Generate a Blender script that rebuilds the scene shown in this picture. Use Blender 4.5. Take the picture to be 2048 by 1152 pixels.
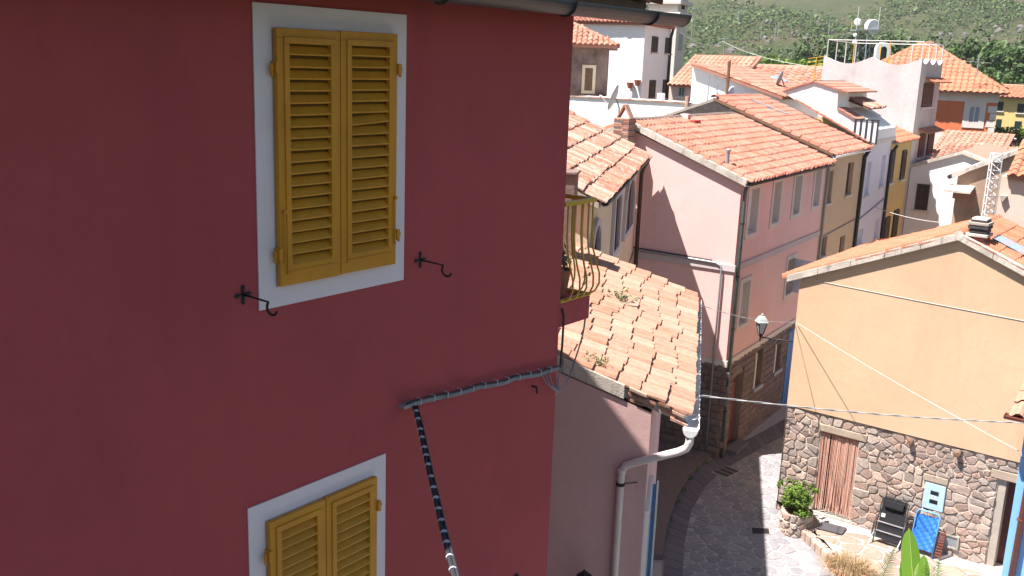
import bpy, bmesh, math, random
from mathutils import Vector as V, Matrix
for o in list(bpy.data.objects): bpy.data.objects.remove(o, do_unlink=True)
S = bpy.context.scene
COL = S.collection
R_ = random.Random(7)

# ---------------------------------------------------------------- camera
# World: +Y runs along the red wall away from the viewer, +X is across the street, Z is up.
FPX, CX, CY, EYE = 1960.0, 1024.0, 576.0, 10.2       # focal length and centre in pixels of the 2048 px photograph
_D = V((-314.0, 8424.0, FPX)).normalized()           # straight down, in camera axes (right, down, forward)
_Y = V((1556.0, -398.0, FPX)); _Y = (_Y - _D * _Y.dot(_D)).normalized()
_Z = -_D; _X = _Y.cross(_Z)
def c2w(v): return V((_X.dot(v), _Y.dot(v), _Z.dot(v)))
CAM = V((0, 0, EYE))
def ray(px, py): return c2w(V(((px - CX) / FPX, (py - CY) / FPX, 1.0)))
def onX(px, py, x): d = ray(px, py); return CAM + d * (x / d.x)
def onY(px, py, y): d = ray(px, py); return CAM + d * (y / d.y)
def onZ(px, py, z): d = ray(px, py); return CAM + d * ((z - EYE) / d.z)
def onP(px, py, p0, n): d = ray(px, py); return CAM + d * ((V(p0) - CAM).dot(n) / d.dot(n))
def at(px, py, dep): return CAM + ray(px, py) * dep
cd = bpy.data.cameras.new('camera'); cam = bpy.data.objects.new('camera', cd); COL.objects.link(cam)
rx, ux_, bk = c2w(V((1, 0, 0))), c2w(V((0, -1, 0))), c2w(V((0, 0, -1)))
cam.matrix_world = Matrix(((rx.x, ux_.x, bk.x, 0), (rx.y, ux_.y, bk.y, 0), (rx.z, ux_.z, bk.z, EYE), (0, 0, 0, 1)))
cd.sensor_width = 36.0; cd.sensor_fit = 'HORIZONTAL'; cd.lens = FPX * 36.0 / 2048.0
cd.clip_start = 0.1; cd.clip_end = 4000
S.camera = cam
S.render.resolution_x = 1024; S.render.resolution_y = 576

# ---------------------------------------------------------------- light
SUN = V((0.29, 0.40, -1.0)).normalized()
w = bpy.data.worlds.new('World'); S.world = w; w.use_nodes = True
nt = w.node_tree; sky = nt.nodes.new('ShaderNodeTexSky'); sky.sky_type = 'NISHITA'; sky.sun_disc = False
sky.sun_elevation = math.asin(-SUN.z); sky.sun_rotation = math.atan2(-SUN.x, -SUN.y) % (2 * math.pi)
sky.air_density = 1.0; sky.dust_density = 0.5; sky.ozone_density = 1.0
bg = nt.nodes['Background']; bg.inputs[1].default_value = 0.05
nt.links.new(sky.outputs[0], bg.inputs[0])
ld = bpy.data.lights.new('sun', 'SUN'); ld.energy = 5.0; ld.angle = math.radians(0.53); ld.color = (1.0, 0.93, 0.90)
lo = bpy.data.objects.new('sun', ld); COL.objects.link(lo); lo.rotation_euler = SUN.to_track_quat('-Z', 'Y').to_euler(); lo.location = (-20, -20, 60)
S.view_settings.view_transform = 'Standard'; S.view_settings.look = 'None'
S.view_settings.exposure = 1.55; S.view_settings.gamma = 1.0; S.view_settings.use_curve_mapping = False
S.cycles.max_bounces = 6; S.cycles.diffuse_bounces = 4; S.cycles.glossy_bounces = 2; S.cycles.transmission_bounces = 4; S.cycles.transparent_max_bounces = 6

# ---------------------------------------------------------------- helpers
UP = V((0, 0, 1))
class Fr:
    """local frame: a along h, b along n (outward), c up"""
    def __init__(s, o, h, n, z=UP): s.o, s.h, s.n, s.z = V(o), V(h).normalized(), V(n).normalized(), V(z).normalized()
    def p(s, a, b, c): return s.o + s.h * a + s.n * b + s.z * c
    def sh(s, a, b, c): return Fr(s.p(a, b, c), s.h, s.n, s.z)
    def ac(s, px, py, b=0.0):
        q = onP(px, py, s.o + s.n * b, s.n) - s.o
        return q.dot(s.h), q.dot(s.z)
def dirs(deg): t = math.radians(deg); return V((math.cos(t), math.sin(t), 0)), V((-math.sin(t), math.cos(t), 0))
WF = Fr((0, 0, 0), (1, 0, 0), (0, 1, 0))
class MB:
    def __init__(s): s.v, s.f, s.a = [], [], []
    def add(s, vs, fs, rnd=0.0):
        k = len(s.v); s.v += [tuple(q) for q in vs]; s.f += [tuple(i + k for i in f) for f in fs]; s.a += [rnd] * len(fs); return s
    def hexa(s, p, rnd=0.0):   # 8 points: bottom ring, top ring
        return s.add(p, [(3, 2, 1, 0), (4, 5, 6, 7), (0, 1, 5, 4), (1, 2, 6, 5), (2, 3, 7, 6), (3, 0, 4, 7)], rnd)
    def box(s, fr, a, b, c, rnd=0.0):
        q = [fr.p(x, y, z) for z in c for x, y in ((a[0], b[0]), (a[1], b[0]), (a[1], b[1]), (a[0], b[1]))]
        return s.hexa(q, rnd)
    def prism(s, poly, vec, rnd=0.0):
        n = len(poly); vec = V(vec); top = [V(q) + vec for q in poly]
        return s.add(list(poly) + top, [tuple(range(n))[::-1], tuple(range(n, 2 * n))] + [(i, (i + 1) % n, (i + 1) % n + n, i + n) for i in range(n)], rnd)
    def tube(s, path, r, n=8, caps=True, rnd=0.0):
        path = [V(q) for q in path]; m = len(path); rs = r if isinstance(r, (list, tuple)) else [r] * m
        vs = []; prev = None
        for i, q in enumerate(path):
            t = (path[min(i + 1, m - 1)] - path[max(i - 1, 0)]).normalized()
            u = (prev - t * prev.dot(t)) if prev is not None else (t.cross(UP) if abs(t.z) < .95 else t.cross(V((1, 0, 0))))
            u.normalize(); prev = u; w_ = t.cross(u)
            vs += [q + (u * math.cos(2 * math.pi * k / n) + w_ * math.sin(2 * math.pi * k / n)) * rs[i] for k in range(n)]
        fs = [(i * n + k, i * n + (k + 1) % n, (i + 1) * n + (k + 1) % n, (i + 1) * n + k) for i in range(m - 1) for k in range(n)]
        if caps: fs += [tuple(range(n))[::-1], tuple(range((m - 1) * n, m * n))]
        return s.add(vs, fs, rnd)
    def lathe(s, c, prof, n=16, ax=None, rnd=0.0):
        c = V(c); vs = []; z = V(ax).normalized() if ax else UP
        x = z.orthogonal().normalized() if ax else V((1, 0, 0)); y = z.cross(x)
        for r, h in prof: vs += [c + (x * math.cos(2 * math.pi * k / n) + y * math.sin(2 * math.pi * k / n)) * r + z * h for k in range(n)]
        m = len(prof); fs = [(i * n + k, i * n + (k + 1) % n, (i + 1) * n + (k + 1) % n, (i + 1) * n + k) for i in range(m - 1) for k in range(n)]
        return s.add(vs, fs + [tuple(range(n))[::-1], tuple(range((m - 1) * n, m * n))], rnd)
    def mesh(s, name, mat, smooth=False, bevel=0.0):
        me = bpy.data.meshes.new(name); me.from_pydata(s.v, [], s.f)
        if any(s.a): at_ = me.attributes.new('rnd', 'FLOAT', 'FACE'); at_.data.foreach_set('value', s.a)
        if bevel:
            bm = bmesh.new(); bm.from_mesh(me); bmesh.ops.recalc_face_normals(bm, faces=bm.faces)
            bmesh.ops.bevel(bm, geom=bm.edges[:], offset=bevel, segments=2, profile=0.6, affect='EDGES', clamp_overlap=True)
            bm.to_mesh(me); bm.free()
        else:
            bm = bmesh.new(); bm.from_mesh(me); bmesh.ops.recalc_face_normals(bm, faces=bm.faces); bm.to_mesh(me); bm.free()
        me.materials.append(mat)
        if smooth: me.shade_smooth() if smooth is True else me.shade_auto_smooth(smooth) if hasattr(me, 'shade_auto_smooth') else me.shade_smooth()
        me.update(); return me
    def build(s, name, mat, parent=None, smooth=False, bevel=0.0, label=None, kind=None):
        return obj(name, s.mesh(name, mat, smooth, bevel), parent, label=label, kind=kind)
WM = {}
def obj(name, me, parent=None, mat=None, label=None, kind=None):
    o = bpy.data.objects.new(name, me); COL.objects.link(o); B_ = mat.copy() if mat else Matrix.Identity(4)
    if parent is not None:
        o.parent = parent; o.matrix_parent_inverse = WM[parent.name].inverted()
    o.matrix_basis = B_; WM[o.name] = B_
    if label: o['label'] = label
    if kind: o['kind'] = kind
    return o
def thing(name, label, cat, loc, group=None):
    o = bpy.data.objects.new(name, None); COL.objects.link(o); o.empty_display_size = .3
    o.location = loc; WM[o.name] = Matrix.Translation(V(loc)); o['label'] = label; o['category'] = cat
    if group: o['group'] = group
    return o
def tag(o, label, cat, group=None):
    o['label'] = label; o['category'] = cat
    if group: o['group'] = group
    return o
def smooth_path(pts, n=5):
    out = []; P = [V(p) for p in pts]; P = [P[0]] + P + [P[-1]]
    for i in range(1, len(P) - 2):
        for k in range(n):
            t = k / n; a, b, c, d = P[i - 1:i + 3]
            out.append(.5 * (2 * b + (c - a) * t + (2 * a - 5 * b + 4 * c - d) * t * t + (3 * b - a - 3 * c + d) * t ** 3))
    return out + [P[-1]]
def sag(a, b, drop, n=14): a, b = V(a), V(b); return [a.lerp(b, i / n) - UP * drop * 4 * (i / n) * (1 - i / n) for i in range(n + 1)]

# ---------------------------------------------------------------- materials
def mat_new(name):
    m = bpy.data.materials.new(name); m.use_nodes = True; return m, m.node_tree.nodes, m.node_tree.links, m.node_tree.nodes['Principled BSDF']
def ramp(N, L, fac, stops, interp='LINEAR'):
    r = N.new('ShaderNodeValToRGB'); r.color_ramp.interpolation = interp; e = r.color_ramp.elements
    while len(e) < len(stops): e.new(0.5)
    for el, (p, c) in zip(e, stops): el.position = p; el.color = (*c, 1)
    L.new(fac, r.inputs[0]); return r.outputs[0]
def noise(N, L, vec, scale, detail=6, rough=.6, dist=0.0):
    n = N.new('ShaderNodeTexNoise'); n.inputs['Scale'].default_value = scale; n.inputs['Detail'].default_value = detail
    n.inputs['Roughness'].default_value = rough; n.inputs['Distortion'].default_value = dist
    if vec is not None: L.new(vec, n.inputs['Vector'])
    return n.outputs['Fac']
def coords(N, L, scale=None):
    t = N.new('ShaderNodeNewGeometry').outputs['Position']
    if scale:
        m = N.new('ShaderNodeMapping'); m.inputs['Scale'].default_value = scale; L.new(t, m.inputs['Vector']); return m.outputs[0]
    return t
def mix(N, L, fac, a, b, mode='MIX'):
    m = N.new('ShaderNodeMix'); m.data_type = 'RGBA'; m.blend_type = mode
    for i, x in ((0, fac), (6, a), (7, b)):
        if hasattr(x, 'links'): L.new(x, m.inputs[i])
        else: m.inputs[i].default_value = x if i == 0 else (*x, 1)
    return m.outputs[2]
def bump(N, L, bs, h, strength, dist):
    b = N.new('ShaderNodeBump'); b.inputs['Strength'].default_value = strength; b.inputs['Distance'].default_value = dist
    L.new(h, b.inputs['Height']); L.new(b.outputs[0], bs.inputs['Normal'])
def dk(c, k): return tuple(x * k for x in c)
_pc = {}
def plaster(name, col, var=.10, stain=.25, bmp=.35, scale=1.0, stc=None, crack=0.0):
    if name in _pc: return _pc[name]
    m, N, L, bs = mat_new(name); p = coords(N, L)
    f1 = noise(N, L, p, .55 * scale, 5, .62); f2 = noise(N, L, p, 7 * scale, 6, .7); f3 = noise(N, L, p, 90, 4, .7)
    c = ramp(N, L, f1, [(.32, dk(col, 1 - var)), (.68, dk(col, 1 + var))])
    c = mix(N, L, ramp(N, L, f2, [(.45, (0, 0, 0)), (.75, (.55, .55, .55))]), c, dk(col, 1 - 1.3 * var))
    st = noise(N, L, coords(N, L, (1.6, 1.6, .22)), 1.3 * scale, 6, .65, .4)
    c = mix(N, L, ramp(N, L, st, [(.55, (0, 0, 0)), (.78, (stain,) * 3)]), c, stc or dk(col, .55))
    if crack:   # hairline cracks and old patch repairs
        dv = N.new('ShaderNodeVectorMath'); dv.operation = 'ADD'; nz = N.new('ShaderNodeTexNoise'); nz.inputs['Scale'].default_value = 2.2; nz.inputs['Detail'].default_value = 5; L.new(p, nz.inputs['Vector']); L.new(p, dv.inputs[0]); L.new(nz.outputs['Color'], dv.inputs[1])
        vo = N.new('ShaderNodeTexVoronoi'); vo.feature = 'DISTANCE_TO_EDGE'; vo.inputs['Scale'].default_value = .55; L.new(dv.outputs[0], vo.inputs['Vector'])
        mk = ramp(N, L, noise(N, L, p, .8, 3, .5), [(.52, (0, 0, 0)), (.60, (1, 1, 1))]); ed = ramp(N, L, vo.outputs['Distance'], [(.002, (crack,) * 3), (.006, (0, 0, 0))])
        c = mix(N, L, mix(N, L, 1.0, mk, ed, 'MULTIPLY'), c, dk(col, .45))
        pm = ramp(N, L, noise(N, L, p, .42, 2, .4, 1.2), [(.655, (0, 0, 0)), (.665, (crack * .5,) * 3)]); c = mix(N, L, pm, c, dk(col, 1.22))
    L.new(c, bs.inputs['Base Color']); bs.inputs['Roughness'].default_value = .92; bs.inputs['Specular IOR Level'].default_value = .2
    hm = N.new('ShaderNodeMath'); hm.operation = 'MULTIPLY_ADD'; L.new(f2, hm.inputs[0]); hm.inputs[1].default_value = 2.0; L.new(f3, hm.inputs[2])
    bump(N, L, bs, hm.outputs[0], bmp, .006); _pc[name] = m; return m
def simple(name, col, rough=.6, metal=0.0, var=.15, scale=12, spec=.4, bmp=0.0):
    if name in _pc: return _pc[name]
    m, N, L, bs = mat_new(name); f = noise(N, L, coords(N, L), scale, 5, .65)
    L.new(ramp(N, L, f, [(.3, dk(col, 1 - var)), (.7, dk(col, 1 + var))]), bs.inputs['Base Color'])
    bs.inputs['Roughness'].default_value = rough; bs.inputs['Metallic'].default_value = metal; bs.inputs['Specular IOR Level'].default_value = spec
    if bmp: bump(N, L, bs, f, bmp, .01)
    _pc[name] = m; return m
def worn(name, col, under, rough=.5):
    m, N, L, bs = mat_new(name); p = coords(N, L); f = noise(N, L, p, 3.0, 5, .6); c = ramp(N, L, f, [(.3, dk(col, .86)), (.7, dk(col, 1.12))])
    st = noise(N, L, coords(N, L, (1, 1, .12)), 22, 5, .6); c = mix(N, L, ramp(N, L, st, [(.45, (0, 0, 0)), (.8, (.45, .45, .45))]), c, dk(col, .72))
    ch = noise(N, L, p, 42, 6, .72, .5); c = mix(N, L, ramp(N, L, ch, [(.66, (0, 0, 0)), (.72, (.8, .8, .8))]), c, under)
    L.new(c, bs.inputs['Base Color']); bs.inputs['Roughness'].default_value = rough; bs.inputs['Specular IOR Level'].default_value = .35; bump(N, L, bs, st, .15, .004); _pc[name] = m; return m
def pieces(name, stops, rough=.9, fine=18, weather=None, wamt=.5, wscale=3.0, bmp=.4, fvar=.22):
    """material whose colour differs from piece to piece (object random or the rnd face attribute) plus grain and wear"""
    m, N, L, bs = mat_new(name)
    oi = N.new('ShaderNodeObjectInfo'); a = N.new('ShaderNodeAttribute'); a.attribute_name = 'rnd'
    ad = N.new('ShaderNodeMath'); ad.operation = 'ADD'; L.new(oi.outputs['Random'], ad.inputs[0]); L.new(a.outputs['Fac'], ad.inputs[1])
    fr = N.new('ShaderNodeMath'); fr.operation = 'FRACT'; L.new(ad.outputs[0], fr.inputs[0])
    n = len(stops); c = ramp(N, L, fr.outputs[0], [((i + .5) / n, s_) for i, s_ in enumerate(stops)])
    p = coords(N, L); f = noise(N, L, p, fine, 6, .7)
    c = mix(N, L, 1.0, c, ramp(N, L, f, [(.3, (1 - fvar,) * 3), (.7, (1 + fvar,) * 3)]), 'MULTIPLY')
    if weather:
        f2 = noise(N, L, p, wscale, 7, .72); c = mix(N, L, ramp(N, L, f2, [(.52, (0, 0, 0)), (.68, (wamt,) * 3)]), c, weather)
    L.new(c, bs.inputs['Base Color']); bs.inputs['Roughness'].default_value = rough; bs.inputs['Specular IOR Level'].default_value = .25
    bump(N, L, bs, f, bmp, .012); return m
def glass(name, col=(.03, .04, .05)):
    m, N, L, bs = mat_new(name); bs.inputs['Base Color'].default_value = (*col, 1); bs.inputs['Roughness'].default_value = .08; bs.inputs['Specular IOR Level'].default_value = .6; return m
def leafmat(name, a, b, trans=.25):
    m, N, L, bs = mat_new(name); at_ = N.new('ShaderNodeAttribute'); at_.attribute_name = 'rnd'
    c = ramp(N, L, at_.outputs['Fac'], [(0.0, a), (1.0, b)]); L.new(c, bs.inputs['Base Color']); bs.inputs['Roughness'].default_value = .55; bs.inputs['Specular IOR Level'].default_value = .25
    tr = N.new('ShaderNodeBsdfTranslucent'); L.new(c, tr.inputs[0]); mx = N.new('ShaderNodeMixShader'); mx.inputs[0].default_value = trans
    L.new(bs.outputs[0], mx.inputs[1]); L.new(tr.outputs[0], mx.inputs[2]); L.new(mx.outputs[0], N['Material Output'].inputs[0]); return m

M = dict(
    red=plaster('red_plaster', (.37, .072, .076), .08, .30, .34, stc=(.255, .047, .053), crack=.22),
    surround=plaster('white_surround_paint', (.72, .64, .68), .05, .22, .3, stc=(.55, .47, .48)),
    ochre=worn('ochre_shutter_paint', (.54, .235, .014), (.34, .17, .05)),
    iron=simple('dark_iron', (.03, .028, .028), .6, .4), ironyel=simple('yellow_rail_paint', (.52, .31, .03), .45, 0, .12, 14),
    gutter=simple('grey_painted_gutter', (.045, .05, .055), .45, .3, .15, 5), blackpipe=simple('black_pipe_plastic', (.018, .018, .02), .5),
    whitemetal=simple('white_painted_metal', (.75, .74, .72), .4, .1, .06, 8), brownpipe=simple('brown_painted_pipe', (.16, .05, .035), .4, .1),
    greenpipe=simple('grey_green_pipe', (.10, .14, .13), .5, .2), greypipe=simple('grey_pipe', (.30, .31, .32), .5, .3),
    cable=simple('black_cable', (.025, .025, .03), .6), cablegrey=simple('grey_cable', (.22, .22, .24), .6), tie=simple('pale_cable_tie', (.40, .42, .46), .5),
    wire=simple('white_twisted_wire', (.50, .48, .46), .6), cement=plaster('cement', (.36, .32, .27), .15, .5, .8, 2.0), verge=plaster('stained_cement_verge', (.50, .45, .38), .25, .8, 1.0, 4.0, stc=(.09, .085, .08)),
    tile=pieces('clay_roof_tile', [(.345, .142, .094), (.385, .165, .112), (.31, .12, .077), (.365, .165, .115), (.40, .19, .135)], weather=(.37, .26, .195), wamt=.55),
    tileold=pieces('old_clay_roof_tile', [(.37, .20, .135), (.41, .23, .16), (.33, .165, .105), (.39, .215, .15), (.43, .26, .185), (.35, .18, .12)], weather=(.45, .31, .22), wamt=.3, wscale=5),
    tileworn=pieces('worn_flaking_roof_tile', [(.32, .14, .09), (.38, .20, .135), (.27, .11, .07), (.36, .20, .14), (.42, .29, .22)], weather=(.48, .42, .36), wamt=.8, wscale=9),
    tilenew=pieces('new_orange_roof_tile', [(.38, .145, .08), (.41, .16, .09), (.35, .125, .07), (.39, .16, .095)], weather=(.38, .21, .14), wamt=.3),
    ridge=pieces('grey_ridge_tile', [(.16, .115, .10), (.20, .15, .125), (.13, .10, .09)], weather=(.17, .15, .135), wamt=.7),
    stone=pieces('field_stone', [(.34, .24, .19), (.28, .22, .185), (.40, .30, .24), (.31, .205, .16), (.24, .21, .19), (.43, .34, .275), (.33, .275, .235), (.22, .17, .145)], weather=(.40, .33, .27), wamt=.45, wscale=9, bmp=.8, fvar=.3),
    mortar=plaster('pale_mortar', (.50, .40, .32), .12, .3, 1.0, 4.0),
    block=pieces('dark_stone_block', [(.17, .115, .098), (.14, .10, .09), (.20, .145, .125), (.13, .10, .095), (.17, .135, .125)], weather=(.19, .165, .155), wamt=.4, wscale=8, bmp=.8),
    paving=pieces('mauve_paving_stone', [(.215, .207, .21), (.185, .18, .19), (.245, .235, .232), (.195, .19, .202), (.265, .252, .246)], weather=(.31, .29, .28), wamt=.5, wscale=6, bmp=.6),
    joint=plaster('pale_paving_joint', (.37, .335, .31), .10, .3, .8, 5.0), slab=pieces('dark_kerb_slab', [(.13, .115, .125), (.115, .10, .115), (.15, .13, .135)], weather=(.19, .17, .17), wamt=.4, wscale=5),
    flag=pieces('terrace_flagstone', [(.24, .185, .145), (.27, .205, .155), (.22, .165, .13), (.28, .22, .17)], weather=(.30, .25, .20), wamt=.5, wscale=5),
    glass=glass('dark_window_glass'), curtain=simple('pale_curtain', (.68, .72, .80), .9, 0, .08, 5), dark=simple('dark_interior', (.018, .016, .016), .95),
    brownwood=simple('dark_brown_shutter', (.055, .027, .02), .6, 0, .2, 9), greenwood=simple('dark_green_shutter', (.012, .03, .022), .6), wood=simple('weathered_wood', (.16, .09, .05), .8, 0, .3, 9),
    terracotta=simple('terracotta', (.36, .13, .07), .8, 0, .15, 7), black=simple('black_fabric', (.012, .012, .014), .8, 0, .15, 12, .2), steel=simple('steel', (.5, .5, .52), .35, .8),
    blue=plaster('blue_plaster', (.20, .42, .78), .05, .08, .3), bluep=simple('blue_paint', (.06, .18, .42), .5), bluechair=simple('blue_mesh', (.02, .13, .46), .5, 0, .2, 30),
    louvre=simple('shaded_ochre_back', (.16, .075, .012), .9), beigepipe=simple('beige_grey_pipe', (.60, .525, .49), .45, .05, .06, 8), mortardark=plaster('dark_mortar', (.20, .155, .13), .15, .4, 1.0, 4.0), redwood=simple('red_brown_shutter', (.15, .055, .04), .6, 0, .2, 9), darkcap=simple('dark_mottled_edge', (.05, .045, .042), .9, 0, .4, 6),
    leaf=leafmat('shrub_leaf', (.035, .085, .012), (.16, .24, .03)), leafdark=leafmat('tree_leaf', (.024, .054, .014), (.085, .145, .038), .25),
    banana=leafmat('banana_leaf', (.05, .15, .02), (.17, .34, .035), .35), straw=leafmat('dry_straw', (.22, .145, .07), (.38, .27, .145), .15), succ=leafmat('succulent', (.12, .14, .07), (.30, .30, .16), .1),
    white=plaster('white_plaster', (.78, .765, .75), .04, .14, .3, stc=(.55, .52, .48)), grey=plaster('weathered_grey_plaster', (.53, .48, .465), .14, .55, .6, 1.4, stc=(.30, .27, .25)),
    pink=plaster('pink_plaster', (.73, .475, .435), .06, .36, .3, stc=(.57, .375, .35), crack=.2), cream=plaster('cream_plaster', (.66, .52, .36), .06, .25, .3), beige=plaster('beige_plaster', (.56, .43, .29), .07, .3, .3),
    lilac=plaster('pale_lilac_plaster', (.66, .66, .74), .04, .2, .3), yel=plaster('ochre_yellow_plaster', (.60, .44, .18), .06, .25, .3), tan=plaster('warm_tan_plaster', (.54, .375, .235), .08, .5, .28, stc=(.425, .295, .185), crack=.25),
    shed=plaster('dusty_pink_plaster', (.58, .375, .345), .08, .45, .5, stc=(.38, .26, .25)), orange=plaster('orange_red_plaster', (.58, .17, .075), .06, .2, .3), trimw=plaster('pale_trim', (.62, .56, .50), .06, .2, .3),
    pinktrim=plaster('grey_pink_trim', (.52, .45, .44), .06, .25, .3), rubble=plaster('far_rubble_wall', (.21, .145, .12), .4, .7, 1.2, 3.0), barn=plaster('brown_rubble_wall', (.40, .28, .20), .25, .5, 1.2, 2.2),
    sand=plaster('sand_plaster', (.58, .44, .36), .08, .35, .4), bluegrey=simple('pale_blue_paint', (.36, .50, .60), .5), solar=simple('grey_blue_glass', (.25, .32, .40), .2),
)
# ---------------------------------------------------------------- builders
def wall_open(mb, fr, a0, a1, c0, c1, ops=(), dep=.18):
    """rectangular wall face on fr with openings (a0,a1,c0,c1) and reveals of depth dep"""
    As = sorted({a0, a1, *[x for o in ops for x in o[:2]]}); Cs = sorted({c0, c1, *[x for o in ops for x in o[2:4]]})
    for i in range(len(As) - 1):
        for j in range(len(Cs) - 1):
            x, y = (As[i] + As[i + 1]) / 2, (Cs[j] + Cs[j + 1]) / 2
            if any(o[0] < x < o[1] and o[2] < y < o[3] for o in ops): continue
            mb.add([fr.p(As[i], 0, Cs[j]), fr.p(As[i + 1], 0, Cs[j]), fr.p(As[i + 1], 0, Cs[j + 1]), fr.p(As[i], 0, Cs[j + 1])], [(0, 1, 2, 3)])
    for x0, x1, y0, y1 in ops:
        for (p, q) in (((x0, y0), (x1, y0)), ((x1, y0), (x1, y1)), ((x1, y1), (x0, y1)), ((x0, y1), (x0, y0))):
            mb.add([fr.p(p[0], 0, p[1]), fr.p(q[0], 0, q[1]), fr.p(q[0], -dep, q[1]), fr.p(p[0], -dep, p[1])], [(0, 1, 2, 3)])
def frame4(mb, fr, a0, a1, c0, c1, wd, b0, b1, wb=None):
    wb = wd if wb is None else wb
    mb.box(fr, (a0, a1), (b0, b1), (c1 - wd, c1)); mb.box(fr, (a0, a1), (b0, b1), (c0, c0 + wb))
    mb.box(fr, (a0, a0 + wd), (b0, b1), (c0 + wb, c1 - wd)); mb.box(fr, (a1 - wd, a1), (b0, b1), (c0 + wb, c1 - wd))
def window(root, fr, a0, a1, c0, c1, surround=None, sw=.12, dep=.16, curtain=None, frame=None, shutters=None, sill=True):
    """recessed window in an opening that the wall already has"""
    mb = MB(); mb.box(fr, (a0 + .005, a1 - .005), (-dep - .03, -dep), (c0 + .005, c1 - .005)); wn = mb.build('window', M['glass'], root)
    mb = MB(); fw = min(.06, (a1 - a0) * .09); frame4(mb, fr, a0 + .004, a1 - .004, c0 + .004, c1 - .004, fw, -dep + .002, -dep + .04)
    m_ = (a0 + a1) / 2; mb.box(fr, (m_ - fw * .6, m_ + fw * .6), (-dep + .002, -dep + .035), (c0 + fw + .004, c1 - fw - .004)); mb.build('frame', frame or M['trimw'], wn)
    if curtain:
        mb = MB(); n = 10
        for k in range(n):
            x0 = a0 + fw + (a1 - a0 - fw * 2) * k / n; x1 = a0 + fw + (a1 - a0 - fw * 2) * (k + 1) / n
            z = (.004, .016)[k % 2]; z2 = (.016, .004)[k % 2]
            mb.add([fr.p(x0, -dep + z, c0 + fw + .02), fr.p(x1, -dep + z2, c0 + fw + .02), fr.p(x1, -dep + z2, c1 - fw - .02), fr.p(x0, -dep + z, c1 - fw - .02)], [(0, 1, 2, 3)])
        mb.build('curtain', curtain, wn)
    if surround:
        mb = MB(); frame4(mb, fr, a0 - sw, a1 + sw, c0 - sw * .9, c1 + sw, sw, 0.001, .028, sw * .9); mb.build('surround', surround, wn)
    if surround:
        mb = MB(); frame4(mb, fr, a0 + .001, a1 - .001, c0 + .001, c1 - .001, .014, -dep + .041, -.002); mb.build('reveal', surround, wn)
    if sill and not surround:
        mb = MB(); mb.box(fr, (a0 - .06, a1 + .06), (.001, .07), (c0 - .06, c0)); mb.build('sill', M['trimw'], wn)
    return wn
def far_window(root, fr, px0, px1, py0, py1, mat, surround=None, sw=.12, closed=True, sill=True, pane=None):
    """window of a far building: leaves in a shallow surround"""
    a0, c1 = fr.ac(px0, py0); a1, _ = fr.ac(px1, py0); _, c0 = fr.ac((px0 + px1) / 2, py1)
    mb = MB(); mb.box(fr, (a0, a1), (-.05, .02), (c0, c1)); wn = mb.build('window', M['dark'] if closed else (pane or M['glass']), root)
    m_ = (a0 + a1) / 2
    if closed:
        for x0, x1 in ((a0 + .02, m_ - .008), (m_ + .008, a1 - .02)):
            mb = MB(); frame4(mb, fr, x0, x1, c0 + .02, c1 - .02, .06, .021, .06)
            n = max(4, int((c1 - c0) / .09))
            for k in range(n):
                z = c0 + .09 + (c1 - c0 - .18) * k / n
                mb.box(fr, (x0 + .055, x1 - .055), (.022, .05), (z, z + (c1 - c0 - .18) / n * .62))
            mb.build('shutter', mat, wn)
    else:
        mb = MB(); frame4(mb, fr, a0, a1, c0, c1, .07, .021, .05); mb.box(fr, (m_ - .04, m_ + .04), (.021, .045), (c0 + .07, c1 - .07)); mb.build('frame', mat, wn)
    if surround: mb = MB(); frame4(mb, fr, a0 - sw, a1 + sw, c0 - sw, c1 + sw, sw - .003, .001, .05); mb.build('surround', surround, wn)
    elif sill: mb = MB(); mb.box(fr, (a0 - .1, a1 + .1), (.001, .12), (c0 - .09, c0 - .01)); mb.build('sill', M['trimw'], wn)
    return wn
PROF = dict(port=[(0, 0), (.07, .058), (.22, .092), (.37, .062), (.48, .004), (.76, -.008), (1.03, .004)],
            flat=[(0, 0), (.05, .026), (.30, .032), (.37, .010), (.47, .010), (.54, .030), (.93, .034), (1.0, .0)],
            coppo=[(0, 0), (.13, .045), (.33, .075), (.55, .060), (.70, .022), (.85, -.004), (1.02, .002)])
def tile_geo(w_, L_, prof, lift=.028, th=.032):
    pr = PROF[prof]; n = len(pr); vs = []
    for y, z in ((0, 0.0), (L_, lift)):
        vs += [(x * w_, y, h + z) for x, h in pr]
    vs += [(x * w_, L_ - (.07 if h > .02 else 0), min(h, 0) + lift - th if h > .02 else h + lift - th) for x, h in pr]; vs += [(x * w_, L_ * .4, h - th * .2) for x, h in pr]
    fs = [(i, i + 1, n + i + 1, n + i) for i in range(n - 1)] + [(n + i, n + i + 1, 2 * n + i + 1, 2 * n + i) for i in range(n - 1)] + [(2 * n + i, 2 * n + i + 1, 3 * n + i + 1, 3 * n + i) for i in range(n - 1)]
    fs += [(0, n, 2 * n), (n - 1, 3 * n - 1, 2 * n - 1)]
    return vs, fs
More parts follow.
